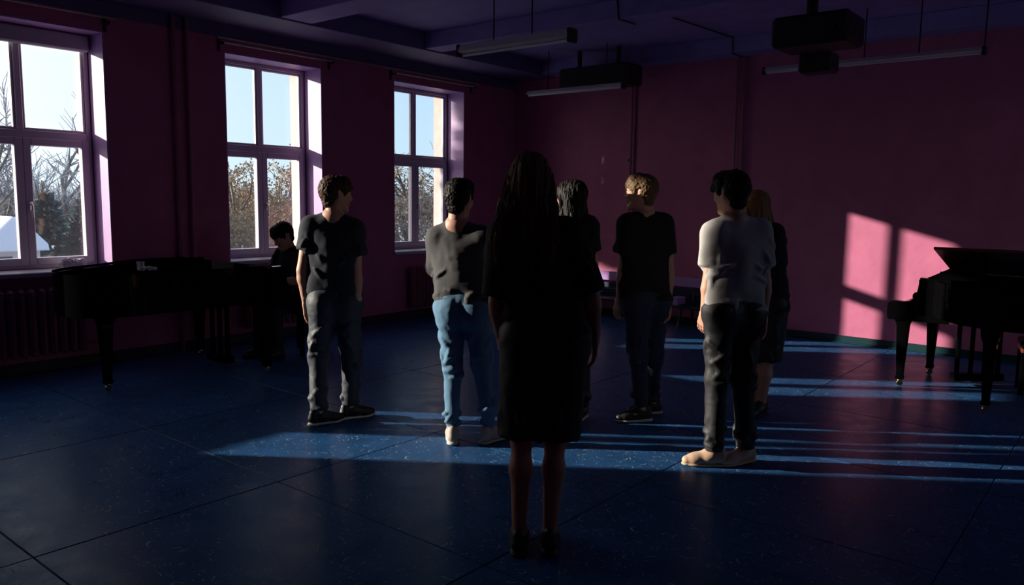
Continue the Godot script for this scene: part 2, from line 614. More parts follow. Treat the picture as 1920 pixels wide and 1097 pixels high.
# ------------------------------------------------------------------ the room
func build_room() -> void:
	# floor sheets: painted hardboard on a dark sub-floor, joints 5 mm
	var f := struct("floor", "dark blue painted board floor with worn pale scuffs")
	var a := Acc.new()
	a.box(Vector3(-0.02, -0.30, -0.02), Vector3(10.52, -0.022, 13.02))
	obj("sub_floor", a, M.underfloor, f)
	var xs := [0.0, 0.85, 2.40, 3.95, 5.50, 7.05, 8.60, 10.50]
	var zs := [0.0, 0.65, 1.90, 3.15, 4.40, 5.65, 6.90, 8.15, 9.40, 10.65, 11.90, 13.0]
	for k in xs.size() - 1:
		for j in zs.size() - 1:
			a = Acc.new()
			var h := Vector3((xs[k + 1] - xs[k]) * 0.5 - 0.0025, 0.011, (zs[j + 1] - zs[j]) * 0.5 - 0.0025)
			a.box(-h, h, 0.003)
			var o := obj("floor_sheet", a, M.floor, f)
			o.position = Vector3((xs[k] + xs[k + 1]) * 0.5, -0.011, (zs[j] + zs[j + 1]) * 0.5)
			o.rotation = Vector3(sin(k * 5.1 + j) * 0.0004, 0, cos(k + j * 3.7) * 0.0004)
	# window wall with its openings
	var w := struct("wall_left", "deep magenta painted window wall")
	var op := [[1.122, 2.447], [3.565, 4.802], [6.015, 7.262], [7.88, 9.68]]
	a = Acc.new()
	var z0 := -0.4
	for o in op:
		a.box(Vector3(-0.55, -0.3, z0), Vector3(0, BEAM + 0.4, o[0]))
		a.box(Vector3(-0.55, TOP if o[0] < 7.5 else 3.34, o[0]), Vector3(0, BEAM + 0.4, o[1]))
		a.box(Vector3(-0.55, -0.3, o[0]), Vector3(0, SILL - 0.04, o[1]))
		z0 = o[1]
	a.box(Vector3(-0.55, -0.3, z0), Vector3(0, BEAM + 0.4, 13.4))
	obj("masonry", a, M.wall, w)
	# lilac painted inner reveals, plastered outer reveals
	for o in op:
		var tp: float = TOP if o[0] < 7.5 else 3.34
		a = Acc.new()
		a.box(Vector3(-0.31, SILL - 0.04, o[0] - 0.003), Vector3(0.002, tp + 0.003, o[0] + 0.012))
		a.box(Vector3(-0.31, SILL - 0.04, o[1] - 0.012), Vector3(0.002, tp + 0.003, o[1] + 0.003))
		a.box(Vector3(-0.31, tp - 0.012, o[0] + 0.012), Vector3(0.002, tp + 0.003, o[1] - 0.012))
		obj("reveal", a, M.lilac, w)
		a = Acc.new()
		a.box(Vector3(-0.57, SILL - 0.04, o[0] - 0.003), Vector3(-0.39, tp + 0.003, o[0] + 0.035))
		a.box(Vector3(-0.57, SILL - 0.04, o[1] - 0.035), Vector3(-0.39, tp + 0.003, o[1] + 0.003))
		a.box(Vector3(-0.57, tp - 0.02, o[0] + 0.035), Vector3(-0.39, tp + 0.003, o[1] - 0.035))
		a.box(Vector3(-0.60, SILL - 0.07, o[0] - 0.02), Vector3(-0.37, SILL + 0.02, o[1] + 0.02))
		obj("outer_reveal", a, M.stucco, w)
	a = Acc.new()
	a.box(Vector3(0.0, 3.23, 0.002), Vector3(0.006, BEAM, 7.8))
	obj("trim_1", a, M.navy_paint).set_meta("kind", "structure")
	# back, right and rear walls
	a = Acc.new()
	a.box(Vector3(-0.55, -0.3, -0.4), Vector3(10.9, BEAM + 0.4, 0.0))
	obj("wall_back", a, M.wall).set_meta("kind", "structure")
	a = Acc.new()
	var rw := [[0.8, 3.0]]
	z0 = 0.0
	for o in rw:
		a.box(Vector3(10.5, -0.3, z0), Vector3(10.9, BEAM + 0.4, o[0]))
		a.box(Vector3(10.5, -0.3, o[0]), Vector3(10.9, 0.9, o[1]))
		a.box(Vector3(10.5, 3.15, o[0]), Vector3(10.9, BEAM + 0.4, o[1]))
		z0 = o[1]
	a.box(Vector3(10.5, -0.3, z0), Vector3(10.9, BEAM + 0.4, 13.0))
	obj("wall_right", a, M.wall).set_meta("kind", "structure")
	for k in 1:
		var w2 := struct("window_%d" % (k + 5))
		var o: Array = rw[k]
		a = Acc.new()
		for y in [0.9, 3.09]:
			a.box(Vector3(10.66, y, o[0]), Vector3(10.73, y + 0.06, o[1]), 0.006)
		for m in 3:
			var z: float = lerpf(o[0], o[1] - 0.06, m / 2.0)
			a.box(Vector3(10.66, 0.96, z), Vector3(10.73, 3.09, z + 0.06), 0.006)
		obj("frame", a, M.frame, w2)
		a = Acc.new()
		a.box(Vector3(10.692, 0.96, o[0] + 0.06), Vector3(10.697, 3.09, o[1] - 0.06))
		obj("pane", a, M.glass, w2)
	a = Acc.new()
	a.box(Vector3(0.0, -0.3, 13.0), Vector3(10.9, BEAM + 0.4, 13.4))
	obj("wall_front", a, M.wall).set_meta("kind", "structure")
	# ceiling slab, side soffit and cross beams
	var c := struct("ceiling", "dark violet-blue painted ceiling with beams")
	a = Acc.new()
	a.box(Vector3(0, CEIL, 0), Vector3(10.5, CEIL + 0.2, 13.0))
	obj("slab", a, M.ceiling, c)
	a = Acc.new()
	a.box(Vector3(0, BEAM, 0), Vector3(0.75, CEIL, 13.0), 0.006)
	obj("soffit", a, M.navy_paint, c)
	for z in [[0.0, 0.32], [2.34, 2.62], [4.25, 4.62], [6.30, 6.62], [8.40, 8.72], [10.5, 10.8]]:
		a = Acc.new()
		a.box(Vector3(0.75, BEAM + 0.015, z[0]), Vector3(10.5, CEIL, z[1]), 0.006)
		obj("beam", a, M.ceiling, c)
	# skirtings
	a = Acc.new()
	a.box(Vector3(0, 0, 0.02), Vector3(0.02, 0.10, 13.0), 0.005)
	obj("baseboard_left", a, M.base_dark).set_meta("kind", "structure")
	a = Acc.new()
	a.box(Vector3(0.02, 0, 0), Vector3(10.5, 0.085, 0.022), 0.006)
	a.box(Vector3(0.02, 0, 0.022), Vector3(10.5, 0.02, 0.045), 0.006)
	obj("baseboard_back", a, M.base_teal).set_meta("kind", "structure")
	# windows
	for k in 4:
		window(k + 1, op[[2, 1, 0, 3][k]][0], op[[2, 1, 0, 3][k]][1], k == 0, k != 3)

func window(num: int, z0: float, z1: float, blind: bool, transom := true) -> void:
	var w := struct("window_%d" % num, "")
	var xo := -0.385
	var xi := -0.315
	var mid := (z0 + z1) * 0.5
	var y0 := SILL
	var tp := TOP if transom else 3.34
	var y1 := tp - 0.01
	z0 += 0.012
	z1 -= 0.012
	var a := Acc.new()
	var fr := 0.045
	a.box(Vector3(xo, y0, z0), Vector3(xi, y1, z0 + fr), 0.006)
	a.box(Vector3(xo, y0, z1 - fr), Vector3(xi, y1, z1), 0.006)
	a.box(Vector3(xo, y1 - fr, z0 + fr), Vector3(xi, y1, z1 - fr), 0.006)
	a.box(Vector3(xo, y0, z0 + fr), Vector3(xi, y0 + 0.045, z1 - fr), 0.006)
	if transom:
		a.box(Vector3(xo, 2.085, z0 + fr), Vector3(xi, 2.165, z1 - fr), 0.006)
	var sh := 2.095 if transom else y1 - fr + 0.01
	if transom: a.box(Vector3(xo, 2.165, mid - 0.028), Vector3(xi, y1 - fr, mid + 0.028), 0.006)
	a.box(Vector3(xo, y0 + 0.045, mid - 0.02), Vector3(xi, sh - 0.01, mid + 0.02), 0.006)
	obj("frame", a, M.frame, w)
	# two fixed lights above, two casements below
	for s in ([0, 1] if transom else []):
		var za: float = z0 + fr if s == 0 else mid + 0.028
		var zb: float = mid - 0.028 if s == 0 else z1 - fr
		a = Acc.new()
		sash(a, za, zb, 2.165, y1 - fr, 0.022, -0.375, -0.330)
		var u := obj("sash", a, M.frame, w)
		a = Acc.new()
		a.box(Vector3(-0.355, 2.185, za + 0.02), Vector3(-0.350, y1 - fr - 0.02, zb - 0.02))
		obj("pane", a, M.glass, u)
	for s in [0, 1]:
		var za: float = z0 + fr if s == 0 else mid + 0.008
		var zb: float = mid - 0.008 if s == 0 else z1 - fr
		a = Acc.new()
		sash(a, za - 0.012, zb + (0.004 if s == 0 else 0.012), y0 + 0.035, sh, 0.068, -0.372, -0.298)
		var u := obj("sash", a, M.frame, w)
		a = Acc.new()
		a.box(Vector3(-0.345, y0 + 0.08, za + 0.04), Vector3(-0.340, sh - 0.045, zb - 0.04))
		obj("pane", a, M.glass, u)
		if s == 0:
			a = Acc.new()
			a.box(Vector3(-0.298, 1.44, zb - 0.045), Vector3(-0.284, 1.52, zb - 0.020), 0.004)
			a.tube([Vector3(-0.284, 1.49, zb - 0.032), Vector3(-0.258, 1.49, zb - 0.032), Vector3(-0.252, 1.47, zb - 0.032), Vector3(-0.250, 1.37, zb - 0.034)], [0.009, 0.009, 0.010, 0.008], 8)
			tag(obj("handle", a, M.chrome, u), "metal window handle")
	if blind:
		a = Acc.new()
		a.box(Vector3(-0.312, 2.915, z0 + 0.02), Vector3(-0.225, TOP - 0.02, z1 - 0.02), 0.015)
		tag(obj("blind_cassette", a, M.blind, w), "grey roller blind cassette")
	# sill board
	a = Acc.new()
	a.box(Vector3(-0.31, SILL - 0.045, z0 - 0.04), Vector3(0.055, SILL, z1 + 0.04), 0.008)
	obj("sill", a, M.frame, w)

func sash(a: Acc, za: float, zb: float, ya: float, yb: float, t: float, xo: float, xi: float) -> void:
	a.box(Vector3(xo, ya, za), Vector3(xi, yb, za + t), 0.006)
	a.box(Vector3(xo, ya, zb - t), Vector3(xi, yb, zb), 0.006)
	a.box(Vector3(xo, ya, za + t), Vector3(xi, ya + t, zb - t), 0.006)
	a.box(Vector3(xo, yb - t, za + t), Vector3(xi, yb, zb - t), 0.006)

# ------------------------------------------------------------------ fittings on the walls and ceiling
func pipe(pts: Array, r: float, called: String, m: Material, label: String, group := "") -> void:
	var a := Acc.new()
	var rr := []
	for p in pts: rr.append(r)
	a.tube(pts, rr, 10)
	tag(obj(called, a, m), label, "pipe" if called.contains("pipe") else "rail", group)

func radiator(z0: float, z1: float, y0: float, y1: float, label: String) -> void:
	var r := thing("radiator", label, "radiator", Vector3(0.03, 0, z0), 0.0, "radiators under the windows")
	var n := int(round((z1 - z0) / 0.082))
	var a := Acc.new()
	a.box(Vector3(0.0, y0, -0.032), Vector3(0.10, y1, 0.032), 0.022)
	a.box(Vector3(0.095, y0 + 0.05, -0.012), Vector3(0.112, y1 - 0.05, 0.012), 0.006)
	var ms := a.mesh()
	for k in n:
		same(ms, M.radiator, "section", r, Transform3D(Basis(), Vector3(0, 0, (k + 0.5) * 0.082)))
	a = Acc.new()
	for y in [y0 + 0.06, y1 - 0.06]:
		a.tube([Vector3(0.05, y, -0.10), Vector3(0.05, y, z1 - z0)], [0.017, 0.017], 8)
	obj("header_pipe", a, M.radiator, r)

func strip_light(x0: float, x1: float, y: float, z: float, drops: Array, label: String, thick := 1.0) -> void:
	var t := thing("strip_light", label, "light", Vector3(x0, y, z), 0.0, "unlit strip lights under the ceiling")
	var ln := x1 - x0
	var a := Acc.new()
	var pr := PackedVector2Array([Vector2(-0.055, 0.025), Vector2(-0.035, 0.075), Vector2(0.035, 0.075), Vector2(0.055, 0.025), Vector2(0.03, 0.012), Vector2(-0.03, 0.012)])
	for k in pr.size(): pr[k] *= Vector2(thick, thick)
	a.prism(pr, 0.03, ln - 0.03, Transform3D(Basis(Vector3(0, 0, 1), Vector3(0, 1, 0), Vector3(1, 0, 0)), Vector3.ZERO))
	obj("housing", a, M.white_metal, t)
	a = Acc.new()
	a.tube([Vector3(0.04, 0.0, 0), Vector3(ln - 0.04, 0.0, 0)], [0.015, 0.015], 10)
	obj("tube", a, M.tube, t)
	for x in [0.0, ln - 0.04]:
		a = Acc.new()
		a.box(Vector3(x, -0.022, -0.05 * thick), Vector3(x + 0.04, 0.08 * thick, 0.05 * thick), 0.008)
		obj("end_cap", a, M.black_plastic, t)
	for d in drops:
		a = Acc.new()
		a.tube([Vector3(d - x0, 0.07 * thick, 0), Vector3(d - x0, CEIL - y - 0.01, 0)], [0.007, 0.007], 6)
		obj("hanging_rod", a, M.black_plastic, t)

func build_fittings() -> void:
	var gp := "heating pipes on the window wall"
	pipe([Vector3(0.04, 0.0, 5.37), Vector3(0.04, BEAM, 5.37)], 0.021, "heating_pipe", M.pipe, "dark red riser pipe between two windows, nearer the roller blind", gp)
	pipe([Vector3(0.04, 0.0, 5.23), Vector3(0.04, BEAM, 5.23)], 0.021, "heating_pipe", M.pipe, "dark red riser pipe between two windows, farther from the roller blind", gp)
	var bp := "pipes on the back wall"
	pipe([Vector3(2.07, 0.0, 0.035), Vector3(2.07, BEAM, 0.035)], 0.016, "wall_pipe", M.pipe, "single thin dark pipe rising up the back wall", bp)
	pipe([Vector3(3.545, 0.0, 0.035), Vector3(3.545, BEAM, 0.035)], 0.015, "wall_pipe", M.pipe, "thin dark pipe of the close pair on the back wall, on the window side", bp)
	pipe([Vector3(3.635, 0.0, 0.035), Vector3(3.635, BEAM, 0.035)], 0.015, "wall_pipe", M.pipe, "thin dark pipe of the close pair on the back wall, on the piano side", bp)
	var a := Acc.new()
	a.box(Vector3(2.02, 2.13, 0.001), Vector3(2.05, 2.17, 0.03), 0.005)
	tag(obj("wall_switch", a, M.black_plastic), "small dark switch box beside the single thin wall pipe", "switch")
	var rg := "thin rails above the windows"
	pipe([Vector3(0.05, 3.205, 5.92), Vector3(0.05, 3.205, 7.5)], 0.011, "curtain_rail", M.rail, "thin rail above the window with the roller blind", rg)
	pipe([Vector3(0.055, 3.215, 0.9), Vector3(0.055, 3.215, 4.9)], 0.010, "long_rail", M.rail, "long thin rail running above the two far windows", rg)
	pipe([Vector3(0.085, 3.165, 3.45), Vector3(0.085, 3.165, 4.87)], 0.011, "curtain_rail", M.rail, "thin rail just above the middle window", rg)
	pipe([Vector3(0.085, 3.165, 0.98), Vector3(0.085, 3.165, 2.52)], 0.011, "curtain_rail", M.rail, "thin rail just above the window nearest the back wall", rg)
	for br in [[6.0, "small dark bracket at the far end of the rail above the roller blind"], [4.86, "small dark bracket at the piano end of the middle window's rail"], [3.46, "small dark bracket at the far end of the middle window's rail"], [2.50, "small dark bracket at the piano end of the last window's rail"], [1.0, "small dark bracket of the last window's rail, next to the corner"]]:
		var z: float = br[0]
		a = Acc.new()
		a.box(Vector3(0.0, 3.14, z - 0.012), Vector3(0.10, 3.17, z + 0.012), 0.004)
		a.box(Vector3(0.0, 3.08, z - 0.015), Vector3(0.012, 3.20, z + 0.015), 0.003)
		tag(obj("rail_bracket", a, M.black_plastic), br[1], "bracket", "brackets of the rails above the windows")
	radiator(6.32, 7.35, 0.16, 0.76, "maroon ribbed radiator under the window with the roller blind")
	radiator(3.70, 4.72, 0.16, 0.70, "maroon ribbed radiator under the middle window, behind the piano")
	radiator(1.42, 2.26, 0.14, 0.69, "maroon ribbed radiator under the window nearest the back wall")
	strip_light(2.19, 3.56, 3.0, 3.55, [2.63, 3.09], "white strip light hanging in front of the first ceiling beam", 1.25)
	strip_light(0.93, 2.47, 2.99, 0.9, [1.3, 2.2], "thin strip light hanging in the corner before the back wall", 0.7)
	strip_light(4.21, 6.32, 3.0, 0.9, [4.85, 5.25, 5.75, 6.3], "long thin strip light hanging above the sunlit wall patch", 0.7)
	# projector
	var p := thing("projector", "black projector hanging from the ceiling on a short pole", "projector", Vector3(5.15, 2.99, 2.0))
	a = Acc.new()
	a.box(Vector3(-0.34, 0.0, -0.24), Vector3(0.34, 0.27, 0.24), 0.03)
	obj("body", a, M.black_plastic, p)
	a = Acc.new()
	a.box(Vector3(-0.17, 0.265, -0.06), Vector3(0.04, 0.30, 0.06), 0.006)
	a.tube([Vector3(-0.06, 0.27, 0), Vector3(-0.06, 0.555, 0)], [0.05, 0.05], 12)
	obj("ceiling_pole", a, M.black_plastic, p)
	a = Acc.new()
	a.tube([Vector3(0.18, 0.13, 0.20), Vector3(0.18, 0.13, 0.27)], [0.055, 0.05], 14)
	obj("lens", a, M.black_plastic, p)
	a = Acc.new()
	a.box(Vector3(-0.26, -0.16, -0.5), Vector3(0.05, 0.02, -0.26), 0.02)
	obj("speaker_box", a, M.black_plastic, p)
	# flat pale plate on the beam beside the projector
	a = Acc.new()
	a.box(Vector3(4.50, CEIL - 0.16, 2.625), Vector3(5.05, CEIL - 0.012, 2.645), 0.006)
	tag(obj("cover_plate", a, M.grey_panel), "pale flat plate on the ceiling beam beside the projector", "plate")
	# second dark unit in the corner
	var u := thing("ceiling_unit", "black box hanging from the ceiling over the corner strip light", "unit", Vector3(1.95, 3.05, 0.62))
	a = Acc.new()
	a.box(Vector3(-0.55, 0.0, -0.2), Vector3(0.5, 0.26, 0.2), 0.03)
	obj("housing", a, M.black_plastic, u)
	a = Acc.new()
	a.tube([Vector3(-0.35, 0.25, 0), Vector3(-0.35, 0.495, 0)], [0.03, 0.03], 10)
	obj("hanger", a, M.black_plastic, u)
	a = Acc.new()
	a.tube([Vector3(0.25, 0.25, 0), Vector3(0.25, 0.495, 0)], [0.03, 0.03], 10)
	obj("hanger", a, M.black_plastic, u)
	for k in 5:
		a = Acc.new()
		a.box(Vector3(-0.48, 0.04 + k * 0.04, 0.198), Vector3(0.43, 0.055 + k * 0.04, 0.212), 0.003)
		obj("louvre", a, M.black_plastic, u)
	# long cable along the ceiling
	a = Acc.new()
	a.tube([Vector3(3.4, CEIL - 0.012, 4.24), Vector3(3.42, CEIL - 0.012, 2.63), Vector3(3.43, BEAM + 0.008, 2.62), Vector3(3.45, BEAM + 0.008, 2.34), Vector3(3.46, CEIL - 0.012, 2.33), Vector3(3.59, CEIL - 0.012, 0.33), Vector3(3.59, BEAM + 0.005, 0.32), Vector3(3.59, BEAM + 0.005, 0.03)], [0.008, 0.008, 0.008, 0.008, 0.008, 0.008, 0.008, 0.008], 6)
	tag(obj("ceiling_cable", a, M.black_plastic), "thin dark cable running over the ceiling to the pipe pair", "cable")

# ------------------------------------------------------------------ pianos
func curve(pts: Array, per := 5) -> PackedVector2Array:
	# closed smooth outline through the points; a repeated point keeps its corner
	var c := Curve2D.new()
	var out := PackedVector2Array()
	var n := pts.size()
	for k in n:
		var p0: Vector2 = pts[(k + n - 1) % n]
		var p1: Vector2 = pts[k]
		var p2: Vector2 = pts[(k + 1) % n]
		var p3: Vector2 = pts[(k + 2) % n]
		for s in per:
			var q := p1.cubic_interpolate(p2, p0, p3, float(s) / per)
			if out.is_empty() or out[out.size() - 1].distance_to(q) > 0.004:
				out.append(q)
	return out

func flat(poly: PackedVector2Array, y0: float, y1: float, a: Acc, b := 0.0) -> void:
	# outline in (x, z), standing from y0 to y1
	a.prism(poly, -y1, -y0, Transform3D(Basis(Vector3(1, 0, 0), Vector3(0, 0, 1), Vector3(0, -1, 0)), Vector3.ZERO), b, true)

func grand_piano(label: String, at: Vector3, turn: float, outline: Array, hw: float, legs: Array, lyre: Array, lid: String) -> Node3D:
	var p := thing("grand_piano", label, "piano", at, turn, "black grand pianos")
	var rim := curve(outline)
	var a := Acc.new()
	flat(rim, 0.665, 0.965, a, 0.004)
	obj("case", a, M.lacquer, p)
	a = Acc.new()
	a.box(Vector3(-hw, 0.60, -0.36), Vector3(hw, 0.70, 0.045), 0.01)
	obj("key_bed", a, M.lacquer, p)
	a = Acc.new()
	a.box(Vector3(-hw + 0.06, 0.70, -0.35), Vector3(hw - 0.06, 0.93, -0.30), 0.01)
	obj("fall_board", a, M.lacquer, p)
	# cheeks with the curved profile at both ends of the keyboard
	var pr := PackedVector2Array([Vector2(-0.42, 0.60), Vector2(-0.42, 0.975), Vector2(-0.185, 0.98), Vector2(-0.178, 0.93), Vector2(-0.172, 0.88), Vector2(-0.165, 0.84), Vector2(-0.145, 0.80), Vector2(-0.115, 0.775), Vector2(-0.07, 0.765), Vector2(0.02, 0.765), Vector2(0.045, 0.755), Vector2(0.06, 0.735), Vector2(0.062, 0.66), Vector2(0.055, 0.61), Vector2(0.045, 0.60)])
	for s in [-1.0, 1.0]:
		a = Acc.new()
		a.prism(pr, s * hw - 0.03, s * hw + 0.03, Transform3D(Basis(Vector3(0, 0, 1), Vector3(0, 1, 0), Vector3(1, 0, 0)), Vector3.ZERO), 0.0, true)
		obj("cheek", a, M.lacquer, p)
	# keys
	a = Acc.new()
	var kw := (2.0 * hw - 0.12) / 52.0
	for k in 52:
		a.box(Vector3(-hw + 0.06 + k * kw + 0.0006, 0.70, -0.30), Vector3(-hw + 0.06 + (k + 1) * kw - 0.0006, 0.725, 0.01), 0.001)
	tag(obj("white_keys", a, M.ivory, p), "row of white keys")
	a = Acc.new()
	for k in 51:
		if [0, 2, 3, 5, 6].has((k + 0) % 7):
			var x := -hw + 0.06 + (k + 1) * kw
			a.box(Vector3(x - kw * 0.28, 0.724, -0.30), Vector3(x + kw * 0.28, 0.738, -0.13), 0.002)
	tag(obj("black_keys", a, M.lacquer, p), "row of black keys")
	# legs with brass castors
	for l in legs:
		a = Acc.new()
		var top: float = 0.66
		for seg in [[0.605, top, 0.062, 0.066], [0.55, 0.605, 0.046, 0.062], [0.10, 0.55, 0.026, 0.046], [0.085, 0.10, 0.032, 0.026], [0.062, 0.085, 0.030, 0.032]]:
			var q := []
			for y in [0, 1]:
				for c in [[-1, -1], [1, -1], [1, 1], [-1, 1]]:
					q.append(Vector3(l.x + c[0] * seg[2 + y], seg[y], l.y + c[1] * seg[2 + y]))
			for c in 4:
				var d := (c + 1) % 4
				a.quad(q[c], q[d], q[4 + d], q[4 + c], (q[c] + q[d]) * 0.5 - Vector3(l.x, seg[0], l.y))
			a.quad(q[0], q[1], q[2], q[3], Vector3.DOWN)
			a.quad(q[4], q[5], q[6], q[7], Vector3.UP)
		var lg := obj("leg", a, M.lacquer, p)
		a = Acc.new()
		a.lathe([Vector2(0.0, 0.040), Vector2(0.020, 0.040), Vector2(0.024, 0.052), Vector2(0.022, 0.068)], 12, Transform3D(Basis(), Vector3(l.x, 0, l.y)))
		a.lathe([Vector2(0.0, -0.011), Vector2(0.026, -0.011), Vector2(0.028, 0.0), Vector2(0.026, 0.011), Vector2(0.0, 0.011)], 16, Transform3D(Basis(Vector3(0, 0, 1), PI * 0.5).rotated(Vector3.UP, 0.7), Vector3(l.x, 0.028, l.y)))
		tag(obj("castor", a, M.brass, lg), "brass castor")
	# pedal lyre
	a = Acc.new()
	var l0: Vector2 = lyre[0]
	var l1: Vector2 = lyre[1]
	var nb: int = lyre[2]
	for k in nb:
		var q := l0.lerp(l1, float(k) / (nb - 1))
		a.box(Vector3(q.x - 0.018, 0.10, q.y - 0.018), Vector3(q.x + 0.018, 0.67, q.y + 0.018), 0.005)
	var dl := (l1 - l0).normalized()
	var mid := (l0 + l1) * 0.5
	var ht := Transform3D(Basis(Vector3(dl.x, 0, dl.y), Vector3.UP, Vector3(dl.x, 0, dl.y).cross(Vector3.UP)), Vector3(mid.x, 0, mid.y))
	var hl := l0.distance_to(l1) * 0.5 + 0.04
	a.box(Vector3(-hl, 0.045, -0.05), Vector3(hl, 0.11, 0.05), 0.012, ht)
	obj("lyre", a, M.lacquer, p)
	for k in 3:
		a = Acc.new()
		var x := (k - 1) * 0.07
		var fz := 0.05
		a.box(Vector3(x - 0.016, 0.035, fz - 0.02), Vector3(x + 0.016, 0.05, fz + 0.09), 0.006, Transform3D(Basis(), Vector3(mid.x, 0, mid.y)))
		tag(obj("pedal", a, M.brass, p), "brass pedal")
	# lid
	a = Acc.new()
	if lid == "closed":
		flat(curve(outline, 5), 0.966, 0.990, a, 0.006)
		obj("lid", a, M.lacquer, p)
	else:
		var piv := Node3D.new()
		piv.name = "lid"
		p.add_child(piv, true)
		a.box(Vector3(-hw, 0.0, -2.05), Vector3(hw + 0.02, 0.024, -0.26), 0.004)
		var o := obj("lid_panel", a, M.mahogany, piv)
		var edge := -hw
		o.position = Vector3(-edge, 0, 0)
		piv.position = Vector3(edge, 0.97, 0)
		piv.rotation.z = 0.275
		a = Acc.new()
		a.tube([Vector3(hw - 0.15, 0.95, -1.3), Vector3(hw - 0.18, 1.18, -1.3)], [0.01, 0.01], 6)
		obj("lid_prop", a, M.lacquer, p)
		# music desk leaning away from the player, front flap behind it
		a = Acc.new()
		var md := PackedVector2Array([Vector2(-0.22, 0.972), Vector2(-0.60, 1.185), Vector2(-0.625, 1.185), Vector2(-0.625, 0.972)])
		a.prism(md, hw - 0.36, hw - 0.02, Transform3D(Basis(Vector3(0, 0, 1), Vector3(0, 1, 0), Vector3(1, 0, 0)), Vector3.ZERO), 0.0)
		obj("music_desk", a, M.lacquer, p)
	return p

func build_pianos() -> void:
	# by the windows: keyboard towards the back wall, long straight side towards the camera
	grand_piano("closed black grand piano standing along the window wall, pianist at its end", Vector3(0.93, 0, 5.06), PI,
		[Vector2(-0.71, -0.40), Vector2(-0.71, -0.40), Vector2(-0.71, -0.9), Vector2(-0.71, -1.45), Vector2(-0.68, -1.68), Vector2(-0.52, -1.86), Vector2(-0.25, -1.90), Vector2(0.05, -1.82), Vector2(0.25, -1.60), Vector2(0.42, -1.30), Vector2(0.60, -1.05), Vector2(0.69, -0.80), Vector2(0.70, -0.60), Vector2(0.70, -0.40), Vector2(0.70, -0.40)], 0.69,
		[Vector2(-0.58, -0.30), Vector2(0.58, -0.30), Vector2(-0.22, -1.55)], [Vector2(-0.13, -0.42), Vector2(0.13, -0.42), 3], "closed")
	# by the back wall: keyboard towards the windows, lid up
	grand_piano("black grand piano with raised lid at the back wall beside the sunlit patch", Vector3(5.95, 0, 1.50), -PI * 0.5,
		[Vector2(-0.50, -0.19), Vector2(-0.50, -0.19), Vector2(-0.50, -0.9), Vector2(-0.50, -1.75), Vector2(-0.30, -2.05), Vector2(0.15, -2.10), Vector2(0.60, -1.95), Vector2(0.95, -1.45), Vector2(1.06, -0.95), Vector2(0.95, -0.62), Vector2(0.70, -0.40), Vector2(0.46, -0.28), Vector2(0.46, -0.19), Vector2(0.46, -0.19)], 0.46,
		[Vector2(0.40, -0.06), Vector2(-0.30, -0.16), Vector2(0.93, -0.80)], [Vector2(0.03, -0.44), Vector2(-0.23, -0.72), 4], "open")
	# bench pushed under it
	var b := thing("piano_bench", "black bench pushed under the raised-lid grand piano", "bench", Vector3(7.10, 0, 1.36), 0.2)
	var a := Acc.new()
	a.box(Vector3(-0.28, 0.40, -0.17), Vector3(0.28, 0.47, 0.17), 0.02)
	obj("seat", a, M.lacquer, b)
	a = Acc.new()
	a.box(Vector3(-0.27, 0.36, -0.16), Vector3(0.27, 0.40, 0.16), 0.005)
	obj("apron", a, M.mahogany, b)
	for sx in [-1, 1]:
		for sz in [-1, 1]:
			a = Acc.new()
			a.box(Vector3(sx * 0.25 - 0.02, 0, sz * 0.14 - 0.02), Vector3(sx * 0.25 + 0.02, 0.37, sz * 0.14 + 0.02), 0.004)
			obj("leg", a, M.lacquer, b)
	# pianist's stool
	b = thing("piano_stool", "dark padded stool under the pianist", "stool", Vector3(0.93, 0, 4.58))
	a = Acc.new()
	a.box(Vector3(-0.24, 0.42, -0.16), Vector3(0.24, 0.49, 0.16), 0.025)
	obj("seat", a, M.shoe_black, b)
	for sx in [-1, 1]:
		for sz in [-1, 1]:
			a = Acc.new()
			a.box(Vector3(sx * 0.21 - 0.018, 0, sz * 0.13 - 0.018), Vector3(sx * 0.21 + 0.018, 0.43, sz * 0.13 + 0.018), 0.004)
			obj("leg", a, M.lacquer, b)
	# bits on the closed lid and on the sill
	var g := thing("drinking_glass", "small clear glass standing on the closed piano lid", "glass", Vector3(1.40, 0.990, 6.42))
	a = Acc.new()
	a.lathe([Vector2(0.0, 0.0), Vector2(0.026, 0.0), Vector2(0.031, 0.075), Vector2(0.029, 0.075), Vector2(0.024, 0.006), Vector2(0.0, 0.006)], 18)
	obj("tumbler", a, M.glass, g)
	a = Acc.new()
	a.lathe([Vector2(0.0, 0.0065), Vector2(0.0235, 0.0065), Vector2(0.0255, 0.03), Vector2(0.0, 0.03)], 18)
	obj("water", a, M.tube, g)
	a = Acc.new()
	a.bones([[Vector3(1.37, 1.003, 6.33), Vector3(1.37, 1.008, 6.37), 0.018, 0.012, 0.01, Vector3.ZERO, 1.0, 0], [Vector3(1.40, 1.0, 6.30), Vector3(1.36, 1.002, 6.34), 0.014, 0.012, 0.01, Vector3.ZERO, 1.0, 0]], 0.004, 0.006, Vector3.ONE * 60.0, 3)
	tag(obj("crumpled_tissue", a, M.white_cloth), "small crumpled white tissue on the closed piano lid", "tissue")
	a = Acc.new()
	a.bones([[Vector3(-0.12, 0.945, 6.40), Vector3(-0.12, 0.94, 6.26), 0.05, 0.042, 0.03, Vector3.ZERO, 1.0, 0], [Vector3(-0.12, 0.96, 6.28), Vector3(-0.11, 0.99, 6.24), 0.035, 0.012, 0.02, Vector3.ZERO, 1.0, 0], [Vector3(-0.12, 0.97, 6.40), Vector3(-0.12, 0.985, 6.36), 0.03, 0.02, 0.02, Vector3.ZERO, 1.0, 0], [Vector3(-0.12, 0.80, 6.6), Vector3(-0.12, 0.80, 6.0), 0.10, 0.10, 0.004, Vector3.ZERO, 1.0, 4]], 0.007, 0.012, Vector3.ONE * 30.0, 8)
